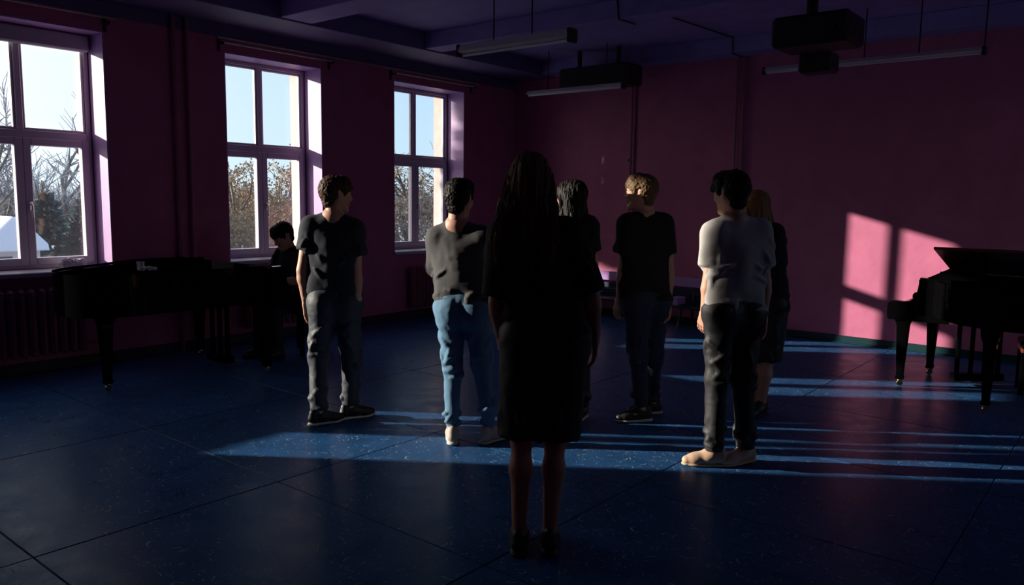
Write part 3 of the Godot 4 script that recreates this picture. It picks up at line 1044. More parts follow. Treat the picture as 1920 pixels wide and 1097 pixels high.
	tag(obj("crumpled_cloth", a, M.white_cloth), "crumpled pale cloth on the sill below the roller blind", "cloth")

func build_bench() -> void:
	var b := thing("slatted_bench", "long dark blue slatted bench with lilac top board at the back wall", "bench", Vector3(1.35, 0, 0.10))
	var w := 2.55
	var a := Acc.new()
	a.box(Vector3(0, 0.50, 0.0), Vector3(w, 0.625, 0.03), 0.006)
	tag(obj("top_board", a, M.bench_lilac, b), "lilac painted top board")
	for k in 2:
		a = Acc.new()
		a.box(Vector3(0, 0.40 - k * 0.085, 0.005), Vector3(w, 0.475 - k * 0.085, 0.03), 0.006)
		obj("back_slat", a, M.bench_dark, b)
	for k in 3:
		a = Acc.new()
		a.box(Vector3(0, 0.265, 0.06 + k * 0.12), Vector3(w, 0.295, 0.165 + k * 0.12), 0.008)
		obj("seat_slat", a, M.bench_dark, b)
	for x in [0.15, 1.0, 1.78, 2.40]:
		a = Acc.new()
		a.tube([Vector3(x, 0.0, 0.46), Vector3(x, 0.26, 0.36), Vector3(x, 0.26, 0.08), Vector3(x, 0.0, 0.02)], [0.016, 0.016, 0.016, 0.016], 8)
		a.tube([Vector3(x, 0.26, 0.05), Vector3(x, 0.64, -0.01)], [0.014, 0.014], 8)
		obj("leg_frame", a, M.bench_dark, b)
	a = Acc.new()
	a.box(Vector3(1.55, 0.296, 0.20), Vector3(1.80, 0.35, 0.42), 0.004)
	tag(obj("folded_cloth", a, M.cushion_blue), "dark blue folded cloth lying on the slatted bench", "cloth")
	a = Acc.new()
	a.box(Vector3(2.93, 0.296, 0.22), Vector3(3.06, 0.385, 0.44), 0.004)
	tag(obj("lilac_box", a, M.bench_lilac), "small lilac box on the slatted bench", "box")

# ------------------------------------------------------------------ people
# joints in metres in each person's own axes: x to the right and -z away as seen from the room's entrance side
func bone(a: Vector3, b: Vector3, ra: float, rb: float, k := 0.03, flat_dir := Vector3.ZERO, q := 1.0, flags := 0) -> Array:
	return [a, b, ra, rb, k, flat_dir, q, flags]

func hand(acc: Acc, w: Vector3, h: Vector3, inward: Vector3, front: Vector3, curl: float) -> void:
	# w wrist, h middle of the palm's far end direction; inward: palm side; front: thumb side
	var d := (h - w).normalized()
	var t := (front - d * front.dot(d)).normalized()
	var pn := d.cross(t).normalized()
	if pn.dot(inward) < 0.0:
		pn = -pn
	var p := []
	var k0 := w + d * 0.085
	p.append(bone(w - d * 0.02, w + d * 0.02, 0.027, 0.028, 0.02, pn, 0.75))
	for s in [-1.5, -0.5, 0.5, 1.5]:
		p.append(bone(w + d * 0.015 + t * s * 0.011, k0 + t * s * 0.0195, 0.015, 0.0125, 0.016, pn, 0.85))
	var lens := [0.062, 0.080, 0.088, 0.078]
	var js := [-1.5, 1.5, 0.5, -0.5]
	lens = [0.062, 0.078, 0.086, 0.078]
	for f in 4:
		var s: float = [-1.5, -0.5, 0.5, 1.5][f]
		var q := k0 + t * s * 0.0195
		var dir := (d + t * s * 0.05).normalized()
		var ln: float = lens[f]
		for seg in 3:
			var an: float = curl * [0.35, 0.75, 0.55][seg]
			dir = (dir * cos(an) + pn * sin(an)).normalized()
			var q2: Vector3 = q + dir * ln * [0.46, 0.31, 0.23][seg]
			p.append(bone(q, q2, [0.0098, 0.0088, 0.0080][seg], [0.0088, 0.0080, 0.0068][seg], 0.004))
			q = q2
	# thumb from the side of the palm near its base
	var q0 := w + d * 0.022 + t * 0.020 + pn * 0.008
	var td := (d * 0.72 + t * 0.55 + pn * 0.35).normalized()
	var q1 := q0 + td * 0.045
	var q2 := q1 + (td + d * 0.5).normalized() * 0.034
	var q3 := q2 + (td * 0.4 + d * 0.8 + pn * 0.15).normalized() * 0.026
	p.append(bone(q0, q1, 0.016, 0.0115, 0.012))
	p.append(bone(q1, q2, 0.0112, 0.0095, 0.005))
	p.append(bone(q2, q3, 0.0095, 0.0078, 0.005))
	acc.bones(p, 0.0042)

func head_axes(yaw: float, pitch: float, tilt: float) -> Basis:
	# columns: right of the head, up, forward. yaw 0 looks away (-z), positive turns to the picture's right
	var b := Basis(Vector3.UP, -yaw) * Basis(Vector3.RIGHT, pitch) * Basis(Vector3.BACK, tilt)
	return Basis(b.x, b.y, -b.z)

func head_bones(c: Vector3, h: Basis, neck: Vector3, s: float) -> Array:
	var r := h.x
	var u := h.y
	var f := h.z
	var p := []
	p.append(bone(c + (u * 0.036 - f * 0.030) * s, c + (u * 0.038 + f * 0.018) * s, 0.086 * s, 0.082 * s, 0.03, r, 0.88))
	p.append(bone(c + (u * 0.000 + f * 0.030) * s, c + (f * 0.040 - u * 0.070) * s, 0.066 * s, 0.040 * s, 0.03, r, 0.96))
	for e in [-1.0, 1.0]:
		p.append(bone(c + (r * e * 0.048 - u * 0.030 - f * 0.008) * s, c + (r * e * 0.018 - u * 0.098 + f * 0.062) * s, 0.026 * s, 0.018 * s, 0.03))
		p.append(bone(c + (r * e * 0.036 - u * 0.022 + f * 0.066) * s, c + (r * e * 0.042 - u * 0.030 + f * 0.050) * s, 0.024 * s, 0.022 * s, 0.02))
		p.append(bone(c + (r * e * 0.010 + u * 0.026 + f * 0.090) * s, c + (r * e * 0.042 + u * 0.024 + f * 0.074) * s, 0.012 * s, 0.012 * s, 0.014))
		p.append(bone(c + (r * e * 0.0755 + u * 0.020 - f * 0.014) * s, c + (r * e * 0.072 - u * 0.024 - f * 0.004) * s, 0.019 * s, 0.012 * s, 0.006, (r * e * 0.9 + f * 0.35).normalized(), 0.42))
		p.append(bone(c + (r * e * 0.033 + u * 0.006 + f * 0.104) * s, c + (r * e * 0.033 + u * 0.006 + f * 0.100) * s, 0.015 * s, 0.015 * s, 0.012, Vector3.ZERO, 1.0, 4))
	p.append(bone(c + (u * 0.018 + f * 0.094) * s, c + (f * 0.112 - u * 0.026) * s, 0.009 * s, 0.013 * s, 0.010))
	p.append(bone(c + (r * 0.011 - u * 0.030 + f * 0.100) * s, c + (-r * 0.011 - u * 0.030 + f * 0.100) * s, 0.009 * s, 0.009 * s, 0.008))
	p.append(bone(c + (r * 0.018 - u * 0.053 + f * 0.088) * s, c + (-r * 0.018 - u * 0.053 + f * 0.088) * s, 0.0085 * s, 0.0085 * s, 0.008))
	p.append(bone(c + (r * 0.016 - u * 0.067 + f * 0.084) * s, c + (-r * 0.016 - u * 0.067 + f * 0.084) * s, 0.0090 * s, 0.0090 * s, 0.008))
	p.append(bone(c + (-u * 0.098 + f * 0.072) * s, c + (-u * 0.104 + f * 0.066) * s, 0.020 * s, 0.018 * s, 0.02))
	p.append(bone(neck, c + (-u * 0.040 - f * 0.022) * s, 0.056 * s, 0.052 * s, 0.03))
	return p

func folds(p: Array, rng: RandomNumberGenerator, a: Vector3, b: Vector3, ra: float, rb: float, count: int, slant: float, size := 0.007) -> void:
	# drapery ridges running over the cloth round a bone
	var d := (b - a).normalized()
	var s := d.cross(Vector3(0.3, 0.2, 1)).normalized()
	var t := d.cross(s)
	for k in count:
		var an := rng.randf() * TAU
		var t0 := rng.randf_range(0.02, 0.85)
		var t1 := clampf(t0 + rng.randf_range(0.25, 0.6) * maxf(0.25, 1.0 - slant * 0.5), 0.0, 1.0)
		var an1 := an + rng.randf_range(-1.6, 1.6) * slant
		var m := 5
		var prev := Vector3.ZERO
		for j in m + 1:
			var w := float(j) / m
			var tt := lerpf(t0, t1, w)
			var aa := lerpf(an, an1, w)
			var r := lerpf(ra, rb, tt) - size * 0.35
			var q := a.lerp(b, tt) + (s * cos(aa) + t * sin(aa)) * r
			if j > 0:
				var thin := sin(PI * (w - 0.5 / m)) * size + 0.002
				p.append(bone(prev, q, thin, thin, 0.022))
			prev = q

func shoe(parent: Node3D, ankle: Vector3, toe: Vector3, upper: Material, sole: Material, lace := true) -> void:
	var g := Vector3(ankle.x, 0, ankle.z)
	var d := Vector3(toe.x - ankle.x, 0, toe.z - ankle.z).normalized()
	var s := d.cross(Vector3.UP)
	var a := Acc.new()
	var y := Vector3.UP
	a.bones([
		bone(g - d * 0.045 + y * 0.052, g + d * 0.03 + y * 0.058, 0.036, 0.038, 0.02),
		bone(g - d * 0.040 + y * 0.095, g + d * 0.005 + y * 0.085, 0.030, 0.034, 0.025),
		bone(g + d * 0.02 + y * 0.060, g + d * 0.115 + y * 0.038, 0.038, 0.036, 0.03),
		bone(g + d * 0.11 + y * 0.040 + s * 0.008, g + d * 0.165 + y * 0.034, 0.038, 0.028, 0.03),
		bone(g + d * 0.015 + y * 0.105, g + d * 0.085 + y * 0.066, 0.020, 0.016, 0.02),
		bone(g - d * 0.3 - y * 0.19, g + d * 0.4 - y * 0.19, 0.208, 0.208, 0.006, Vector3.ZERO, 1.0, 4)], 0.006)
	var o := obj("shoe", a, upper, parent)
	a = Acc.new()
	a.bones([
		bone(g - d * 0.048 + y * 0.014, g + d * 0.06 + y * 0.012, 0.039, 0.036, 0.02, y, 0.36),
		bone(g + d * 0.05 + y * 0.012, g + d * 0.120 + y * 0.012 + s * 0.005, 0.037, 0.043, 0.02, y, 0.32),
		bone(g + d * 0.12 + y * 0.012 + s * 0.005, g + d * 0.166 + y * 0.014, 0.042, 0.031, 0.02, y, 0.36)], 0.006)
	obj("sole", a, sole, o)
	if lace:
		a = Acc.new()
		for k in 4:
			var q := g + d * (0.055 + k * 0.018) + y * (0.094 - k * 0.0075)
			a.tube([q - s * 0.022 - y * 0.008, q + y * 0.003, q + s * 0.022 - y * 0.008], [0.0025, 0.0025, 0.0025], 5)
		obj("laces", a, sole, o)

func person(j: Dictionary, o: Dictionary) -> Node3D:
	var rng := RandomNumberGenerator.new()
	rng.seed = o.seed
	var n := thing("person", o.label, "person", j.at, deg_to_rad(j.turn), o.get("group", "people standing in the hall"))
	var up := Vector3.UP
	for k in ["al", "ar"]:
		j[k] = Vector3(j[k].x, j.get("ankle_y", 0.088), j[k].z)
	var lat: Vector3 = (j.sr - j.sl)
	lat.y = 0
	lat = lat.normalized()
	var dep := lat.cross(up)     # towards the back of a person who looks away is +z, flattening only needs the line
	var hd := head_axes(o.head[0], o.head[1], o.head[2])
	var s: float = o.get("scale", 1.0)
	var fem: bool = o.get("woman", false)
	var b := 0.9 if fem else 1.0
	var hips: Vector3 = (j.pl + j.pr) * 0.5
	var chest: Vector3 = (j.sl + j.sr) * 0.5 - up * 0.12
	# --- body: one surface; head and hands on finer grids
	var acc := Acc.new()
	var p := []
	p.append(bone(j.neck - up * 0.03, chest, 0.075 * b, 0.10 * b, 0.05, dep, 0.8))
	for e in [[j.sl, j.el, j.wl, j.pl, j.kl, j.al], [j.sr, j.er, j.wr, j.pr, j.kr, j.ar]]:
		p.append(bone(j.neck - up * 0.035, e[0], 0.045 * b, 0.050 * b, 0.04))
		p.append(bone(e[0], e[1], 0.050 * b, 0.039 * b, 0.03))
		var belly: Vector3 = e[1].lerp(e[2], 0.25)
		p.append(bone(e[1], belly, 0.037 * b, 0.041 * b, 0.02))
		p.append(bone(belly, e[2], 0.041 * b, 0.026 * b, 0.02))
		p.append(bone(chest.lerp(e[0], 0.45) - up * 0.02, j.waist.lerp(e[3], 0.3), 0.085 * b, 0.085 * b, 0.05, dep, 0.85))
		p.append(bone(j.waist.lerp(e[3], 0.3), e[3], 0.085 * b, 0.088 * b, 0.05, dep, 0.9))
		p.append(bone(e[3], e[4], 0.082 * b, 0.054 * b, 0.04))
		var bare: bool = o.legs != "long"
		var calf: Vector3 = e[4].lerp(e[5], 0.30) + (Vector3(0, 0, 0.018) if bare else Vector3.ZERO)
		var cr := 0.054 if bare else 0.043
		p.append(bone(e[4], calf, 0.050 * b if bare else 0.045, cr * b, 0.03))
		p.append(bone(calf, e[5], cr * b, 0.034 * b, 0.03))
		p.append(bone(e[5], Vector3(e[5].x, 0.05, e[5].z), 0.034 * b, 0.032 * b, 0.02))
	acc.bones(p, 0.013)
	acc.bones(head_bones(j.head, hd, j.neck, s), 0.0045)
	hand(acc, j.wl, j.hl, lat, o.get("thumb", -dep if dep.z > 0 else dep), o.get("curl_l", 0.5))
	hand(acc, j.wr, j.hr, -lat, o.get("thumb", -dep if dep.z > 0 else dep), o.get("curl_r", 0.5))
	obj("body", acc, o.skin, n)
	# --- eyes
	for e in [-1.0, 1.0]:
		acc = Acc.new()
		var c: Vector3 = j.head + (hd.x * e * 0.033 + hd.y * 0.006 + hd.z * 0.081) * s
		acc.bones([bone(c, c + hd.z * 0.001, 0.0125 * s, 0.0125 * s)], 0.004)
		var ey := obj("eye", acc, M.eye_white, n)
		acc = Acc.new()
		acc.bones([bone(c + hd.z * 0.0085 * s, c + hd.z * 0.009 * s, 0.0062 * s, 0.0062 * s)], 0.0025)
		obj("iris", acc, M.eye_dark, ey)
	# --- shirt
	p = []
	var ts: float = o.get("loose", 1.0)
	p.append(bone(j.sl.lerp(j.sr, 0.10) + up * 0.0, j.sr.lerp(j.sl, 0.10), 0.062, 0.062, 0.05))
	p.append(bone(j.neck - up * 0.045, chest, 0.062, 0.10, 0.06, dep, 0.85))
	p.append(bone(chest, j.waist, 0.118 * ts * b, 0.112 * ts * b, 0.06, dep, 0.98))
	var hem: float = o.hem
	for e in [[j.sl, j.el, j.pl, -1.0], [j.sr, j.er, j.pr, 1.0]]:
		p.append(bone(j.neck - up * 0.040 + lat * e[3] * 0.03, e[0] + up * 0.004, 0.044, 0.058, 0.05))
		var top: Vector3 = e[0].lerp(chest, 0.42) - up * 0.03
		var wst: Vector3 = j.waist + lat * e[3] * 0.085 * b
		var low: Vector3 = hips + lat * e[3] * 0.088
		low = wst.lerp(low, 1.0)
		low.y = hem
		p.append(bone(top, wst, 0.105 * ts * b, 0.094 * ts * b, 0.06, dep, 0.80))
		p.append(bone(wst, low, 0.094 * ts * b, 0.106 * ts, 0.05, dep, 0.92, 1))
		folds(p, rng, top, wst, 0.106 * ts * b, 0.095 * ts * b, 6, 0.8, 0.0045)
		folds(p, rng, wst, low, 0.095 * ts * b, 0.106 * ts, 6, 1.3, 0.0055)
		var sl: float = o.get("sleeve", 0.62)
		var se: Vector3 = e[0].lerp(e[1], sl)
		p.append(bone(e[0], se, 0.066 * ts, 0.070 * ts, 0.04, Vector3.ZERO, 1.0, 1))
		folds(p, rng, e[0], se, 0.068 * ts, 0.072 * ts, 5, 0.6, 0.007)
	# neckline
	p.append(bone(j.neck + up * 0.062, j.neck + up * 0.13, 0.060, 0.09, 0.010, Vector3.ZERO, 1.0, 4))
	acc = Acc.new()
	acc.bones(p, 0.011, 0.004, Vector3(7, 4, 7), o.seed, 0.004, Vector3(5, 7, 5))
	tag(obj("shirt", acc, o.shirt, n), o.get("shirt_label", ""))
	# --- trousers, shorts or skirt
	p = []
	var tw: float = o.get("wide", 1.0)
	p.append(bone(j.pl, j.pr, 0.104 * b, 0.104 * b, 0.05, dep, 0.95))
	p.append(bone(j.waist - up * 0.04, hips, 0.106 * b, 0.112 * b, 0.05, dep, 0.92))
	for e in [[j.pl, j.kl, j.al, -1.0], [j.pr, j.kr, j.ar, 1.0]]:
		p.append(bone(j.waist + lat * e[3] * 0.06 - up * 0.05, e[0] + lat * e[3] * 0.012, 0.088 * b, 0.10 * b, 0.05, dep, 0.95))
		if o.legs == "long":
			var seat_p: Vector3 = e[0] - up * 0.03 + dep * 0.045 * o.get("back", 1.0)
			p.append(bone(seat_p + up * 0.02, seat_p - up * 0.03, 0.075, 0.07, 0.05))
			p.append(bone(e[0], e[1], 0.100 * b, 0.070 * tw, 0.04))
			var fin: Vector3 = e[1].lerp(e[2], o.get("trouser_end", 1.0))
			p.append(bone(e[1], fin, 0.070 * tw, o.get("cuff", 0.062) * tw, 0.03, Vector3.ZERO, 1.0, 1))
			folds(p, rng, e[0], e[1], 0.10 * b, 0.072 * tw, 9, 0.9)
			folds(p, rng, e[0].lerp(e[1], 0.82), e[1].lerp(fin, 0.2), 0.074 * tw, 0.070 * tw, 5, 1.6, 0.009)
			folds(p, rng, e[1].lerp(fin, 0.55), fin, 0.066 * tw, 0.062 * tw, 6, 1.5, 0.009)
		else:
			var fin: Vector3 = e[0].lerp(e[1], o.get("trouser_end", 0.97))
			p.append(bone(e[0] + lat * e[3] * 0.01, fin + lat * e[3] * 0.012, 0.112, 0.098 * tw, 0.035, Vector3.ZERO, 1.0, 1))
			folds(p, rng, e[0], fin, 0.112, 0.10 * tw, 9, 0.4, 0.009)
	acc = Acc.new()
	acc.bones(p, 0.011, 0.004, Vector3(8, 4, 8), o.seed + 5, 0.005, Vector3(6, 8, 6))
	tag(obj(o.get("lower", "trousers"), acc, o.trousers, n), o.get("trousers_label", ""))
	# --- shoes
	if o.has("shoe"):
		shoe(n, j.al, j.tl, o.shoe, o.sole, o.get("laces", true))
		shoe(n, j.ar, j.tr, o.shoe, o.sole, o.get("laces", true))
	hair(n, j, o, hd, s, rng)
	return n

func hair(n: Node3D, j: Dictionary, o: Dictionary, h: Basis, s: float, rng: RandomNumberGenerator) -> void:
	var c: Vector3 = j.head
	var r := h.x
	var u := h.y
	var f := h.z
	var p := []
	var acc := Acc.new()
	p.append(bone(c + (u * 0.040 - f * 0.034) * s, c + (u * 0.046 + f * 0.016) * s, 0.096 * s, 0.090 * s, 0.03, r, 0.90))
	if o.hair == "short":
		p.append(bone(c + (u * 0.01 - f * 0.045) * s, c + (-u * 0.055 - f * 0.050) * s, 0.070 * s, 0.050 * s, 0.03, r, 1.1))
		for e in [-1.0, 1.0]:
			p.append(bone(c + (r * e * 0.060 + u * 0.05 + f * 0.02) * s, c + (r * e * 0.068 - u * 0.004 + f * 0.016) * s, 0.024 * s, 0.014 * s, 0.02))
			p.append(bone(c + (r * e * 0.080 - u * 0.02 + f * 0.012) * s, c + (r * e * 0.080 + u * 0.015 - f * 0.004) * s, 0.022 * s, 0.022 * s, 0.006, Vector3.ZERO, 1.0, 4))
		var fr: float = o.get("fringe", 0.0)
		p.append(bone(c + (u * 0.085 + f * 0.05) * s, c + (u * (0.062 - fr * 0.03) + f * 0.088) * s, 0.046 * s, 0.022 * s, 0.03, r, 1.5))
		if fr > 0.5:
			for e in [-1.0, 0.0, 1.0]:
				p.append(bone(c + (r * e * 0.03 + u * 0.08 + f * 0.07) * s, c + (r * e * 0.045 + u * 0.032 + f * 0.098) * s, 0.026 * s, 0.014 * s, 0.02))
				p.append(bone(c + (r * e * 0.07 + u * 0.06 + f * 0.01) * s, c + (r * e * 0.078 + u * 0.004 + f * 0.020) * s, 0.024 * s, 0.012 * s, 0.02))
		for k in o.get("tufts", 50):
			var d := Vector3(rng.randfn(), rng.randfn() * 0.8 + 0.45, rng.randfn()).normalized()
			if d.dot(f) > 0.55 and d.dot(u) < 0.5:
				continue
			if d.dot(u) < -0.35 and d.dot(f) > -0.4:
				continue
			var q := c + (u * 0.042 - f * 0.010) * s + d * 0.090 * s * Vector3(1, 1, 1)
			q -= r * r.dot(d) * 0.012 * s
			var tg := d.cross(Vector3(rng.randfn(), rng.randfn(), rng.randfn())).normalized()
			p.append(bone(q - d * 0.010, q + d * 0.006 + tg * 0.024, 0.010 * s, 0.003 * s, 0.012))
		acc.bones(p, 0.0048, 0.005, Vector3.ONE * 42.0, o.seed)
	else:
		# long hair: a mass that falls from the crown past the shoulders, parted into locks
		var ln: float = o.length
		var wid: float = o.get("spread", 0.11)
		var back: Vector3 = o.get("fall", Vector3(0, 0, 0.10))
		for k in 7:
			var w := (k - 3) / 3.0
			var top := c + (r * w * 0.056 + u * (0.060 - absf(w) * 0.055) - f * (0.055 - absf(w) * 0.035)) * s
			var m1 := c + r * w * wid * 0.82 * s - u * 0.11 * s - f * 0.045 * s * (1.0 - absf(w) * 0.6) + back * 0.35
			var m2 := c + r * w * wid * 1.08 - up_v() * (ln * 0.66) + back * 0.92
			var m3 := c + r * w * wid * 1.06 - up_v() * (ln * (0.98 + rng.randf_range(-0.07, 0.05))) + back
			p.append(bone(top, m1, 0.046 * s, 0.043 * s, 0.03))
			p.append(bone(m1, m2, 0.043 * s, 0.034, 0.022))
			p.append(bone(m2, m3, 0.034, 0.012, 0.018))
		if o.get("fringe", 0.0) > 0.0:
			for e in [-1.0, 1.0]:
				p.append(bone(c + (r * e * 0.03 + u * 0.085 + f * 0.05) * s, c + (r * e * 0.066 + u * 0.02 + f * 0.055) * s, 0.03 * s, 0.016 * s, 0.02))
				p.append(bone(c + (r * e * 0.066 + u * 0.02 + f * 0.055) * s, c + (r * e * 0.074 - u * 0.10 + f * 0.03) * s, 0.018 * s, 0.014 * s, 0.02))
		acc.bones(p, 0.0060, 0.009, Vector3(46, 3.5, 46), o.seed, 0.006, Vector3(90, 5, 90))
		# loose strands over the mass
		for k in o.get("strands", 60):
			var w := rng.randf_range(-1.0, 1.0)
			var sd := rng.randf_range(0.2, 1.0)
			var out := (r * w * 0.7 - f * sqrt(1.0 - w * w * 0.8)).normalized()
			var q0 := c + (r * w * 0.030 + u * (0.128 - absf(w) * 0.012) - f * 0.02) * s
			var qm := c + (r * w * 0.072 + u * 0.040 - f * 0.045 * (1.0 - absf(w) * 0.6)) * s + out * 0.030 * s
			var q1 := c + r * w * wid * 0.85 - u * 0.11 * s + back * 0.35 - f * 0.03 + out * 0.046
			var q2 := c + r * w * wid * 1.1 - up_v() * ln * 0.66 + back * 0.92 + out * 0.038
			var q3 := c + r * (w * wid * 1.1 + rng.randf_range(-0.02, 0.02)) - up_v() * ln * rng.randf_range(0.88, 1.06) + back + out * 0.022
			var pts := []
			var rad := []
			for i in 13:
				var t := i / 12.0 * 4.0
				var way := [q0 + (q0 - qm) * 0.3, q0, qm, q1, q2, q3, q3 + (q3 - q2) * 0.5]
				var g := mini(int(t), 3)
				var q: Vector3 = way[g + 1].cubic_interpolate(way[g + 2], way[g], way[g + 3], t - g)
				pts.append(q + r * sin(t * 5.0 + k) * 0.003)
				rad.append(0.0022 * (1.0 - 0.6 * i / 12.0))
			acc.tube(pts, rad, 4, false)
	tag(obj("hair", acc, o.hair_mat, n), o.get("hair_label", ""))

func up_v() -> Vector3:
	return Vector3.UP

func poses() -> Dictionary:
	return {
		"p1": {at = Vector3(3.243, 0, 5.894), turn = 51.8,
			head = Vector3(-0.014, 1.612, -0.020), neck = Vector3(-0.037, 1.493, 0.000), sl = Vector3(-0.198, 1.394, -0.045), sr = Vector3(0.111, 1.376, 0.020), el = Vector3(-0.253, 1.086, -0.020), er = Vector3(0.115, 1.052, 0.040), wl = Vector3(-0.235, 0.863, -0.030), wr = Vector3(0.124, 0.909, 0.070), hl = Vector3(-0.223, 0.770, -0.040), hr = Vector3(0.142, 0.815, 0.050), waist = Vector3(-0.050, 1.000, 0.000), pl = Vector3(-0.111, 0.865, -0.000), pr = Vector3(0.051, 0.863, -0.000), kl = Vector3(-0.153, 0.479, 0.010), kr = Vector3(0.077, 0.464, -0.030), al = Vector3(-0.153, 0.111, 0.080), ar = Vector3(0.065, 0.053, -0.040), tl = Vector3(-0.037, 0.023, 0.020), tr = Vector3(0.208, -0.026, -0.100)},
		"p2": {at = Vector3(4.299, 0, 5.633), turn = 41.9,
			head = Vector3(-0.108, 1.594, -0.020), neck = Vector3(-0.127, 1.459, 0.000), sl = Vector3(-0.255, 1.346, -0.050), sr = Vector3(0.050, 1.353, 0.020), el = Vector3(-0.264, 1.106, -0.180), er = Vector3(0.113, 1.090, -0.090), wl = Vector3(-0.154, 1.123, -0.280), wr = Vector3(-0.027, 1.111, -0.220), hl = Vector3(-0.046, 1.144, -0.260), hr = Vector3(-0.117, 1.103, -0.220), waist = Vector3(-0.084, 1.062, -0.000), pl = Vector3(-0.156, 0.897, -0.010), pr = Vector3(0.003, 0.901, 0.010), kl = Vector3(-0.147, 0.512, -0.020), kr = Vector3(0.041, 0.531, 0.000), al = Vector3(-0.148, 0.134, -0.000), ar = Vector3(0.098, 0.098, 0.000), tl = Vector3(-0.160, 0.016, -0.160), tr = Vector3(0.186, -0.014, -0.090)},
		"p3": {at = Vector3(5.572, 0, 6.629), turn = 37.2,
			head = Vector3(-0.050, 1.672, -0.020), neck = Vector3(-0.033, 1.536, 0.020), sl = Vector3(-0.165, 1.445, -0.000), sr = Vector3(0.123, 1.449, 0.000), el = Vector3(-0.190, 1.147, 0.000), er = Vector3(0.233, 1.176, -0.020), wl = Vector3(-0.167, 0.953, -0.060), wr = Vector3(0.257, 0.996, -0.060), hl = Vector3(-0.156, 0.871, -0.100), hr = Vector3(0.256, 0.914, -0.080), waist = Vector3(0.008, 1.164, 0.000), pl = Vector3(-0.053, 1.000, -0.000), pr = Vector3(0.114, 1.000, -0.020), kl = Vector3(-0.069, 0.525, -0.000), kr = Vector3(0.083, 0.517, -0.020), al = Vector3(-0.075, 0.109, 0.020), ar = Vector3(0.067, 0.094, 0.010), tl = Vector3(-0.076, 0.009, -0.150), tr = Vector3(0.068, -0.003, -0.150)},
		"p4": {at = Vector3(4.482, 0, 4.738), turn = 34.4,
			head = Vector3(-0.064, 1.608, -0.020), neck = Vector3(-0.050, 1.499, -0.000), sl = Vector3(-0.170, 1.413, -0.020), sr = Vector3(0.073, 1.418, 0.000), el = Vector3(-0.187, 1.129, -0.020), er = Vector3(0.103, 1.137, 0.000), wl = Vector3(-0.166, 0.894, 0.020), wr = Vector3(0.113, 0.893, 0.020), hl = Vector3(-0.164, 0.797, 0.020), hr = Vector3(0.112, 0.800, 0.020), waist = Vector3(-0.031, 1.030, -0.000), pl = Vector3(-0.097, 0.885, -0.000), pr = Vector3(0.041, 0.889, -0.000), kl = Vector3(-0.080, 0.455, -0.000), kr = Vector3(0.044, 0.459, -0.000), al = Vector3(-0.064, 0.068, -0.020), ar = Vector3(0.045, 0.064, -0.020), tl = Vector3(-0.109, 0.054, 0.080), tr = Vector3(-0.000, 0.048, 0.100)},
		"p5": {at = Vector3(4.833, 0, 4.403), turn = 29.6,
			head = Vector3(-0.050, 1.657, 0.000), neck = Vector3(-0.016, 1.528, 0.000), sl = Vector3(-0.136, 1.436, 0.060), sr = Vector3(0.124, 1.438, -0.060), el = Vector3(-0.156, 1.100, 0.060), er = Vector3(0.171, 1.083, -0.060), wl = Vector3(-0.177, 0.896, 0.040), wr = Vector3(0.170, 0.878, -0.020), hl = Vector3(-0.191, 0.809, 0.030), hr = Vector3(0.165, 0.787, 0.000), waist = Vector3(-0.002, 1.014, 0.000), pl = Vector3(-0.055, 0.877, 0.040), pr = Vector3(0.086, 0.872, -0.040), kl = Vector3(-0.029, 0.452, 0.060), kr = Vector3(0.086, 0.441, -0.060), al = Vector3(0.009, 0.105, 0.060), ar = Vector3(0.084, 0.076, -0.160), tl = Vector3(-0.116, 0.049, 0.100), tr = Vector3(-0.034, 0.039, -0.120)},
		"p6": {at = Vector3(5.726, 0, 4.966), turn = 23.7,
			head = Vector3(-0.018, 1.651, 0.000), neck = Vector3(0.009, 1.530, 0.010), sl = Vector3(-0.103, 1.417, 0.075), sr = Vector3(0.157, 1.430, -0.075), el = Vector3(-0.115, 1.141, 0.080), er = Vector3(0.198, 1.129, -0.050), wl = Vector3(-0.135, 0.951, 0.070), wr = Vector3(0.201, 0.927, -0.030), hl = Vector3(-0.148, 0.858, 0.030), hr = Vector3(0.192, 0.841, -0.000), waist = Vector3(0.031, 1.107, 0.000), pl = Vector3(-0.041, 0.957, 0.050), pr = Vector3(0.106, 0.951, -0.050), kl = Vector3(-0.052, 0.552, 0.030), kr = Vector3(0.107, 0.533, -0.050), al = Vector3(-0.046, 0.126, 0.020), ar = Vector3(0.140, 0.108, -0.100), tl = Vector3(-0.200, 0.066, 0.060), tr = Vector3(0.077, 0.106, -0.040)},
		"p7": {at = Vector3(5.476, 0, 3.685), turn = 21.0,
			head = Vector3(-0.129, 1.557, -0.000), neck = Vector3(-0.094, 1.451, -0.000), sl = Vector3(-0.212, 1.360, -0.030), sr = Vector3(0.019, 1.376, -0.000), el = Vector3(-0.214, 1.080, -0.020), er = Vector3(0.059, 1.086, 0.000), wl = Vector3(-0.194, 0.841, 0.000), wr = Vector3(0.072, 0.848, -0.000), hl = Vector3(-0.190, 0.752, 0.000), hr = Vector3(0.069, 0.752, 0.000), waist = Vector3(-0.041, 0.990, -0.000), pl = Vector3(-0.099, 0.846, -0.000), pr = Vector3(0.030, 0.853, -0.000), kl = Vector3(-0.082, 0.417, -0.000), kr = Vector3(0.010, 0.424, -0.000), al = Vector3(-0.072, 0.050, -0.020), ar = Vector3(-0.014, 0.052, -0.000), tl = Vector3(-0.123, 0.037, 0.080), tr = Vector3(-0.061, 0.032, 0.100)},
	}

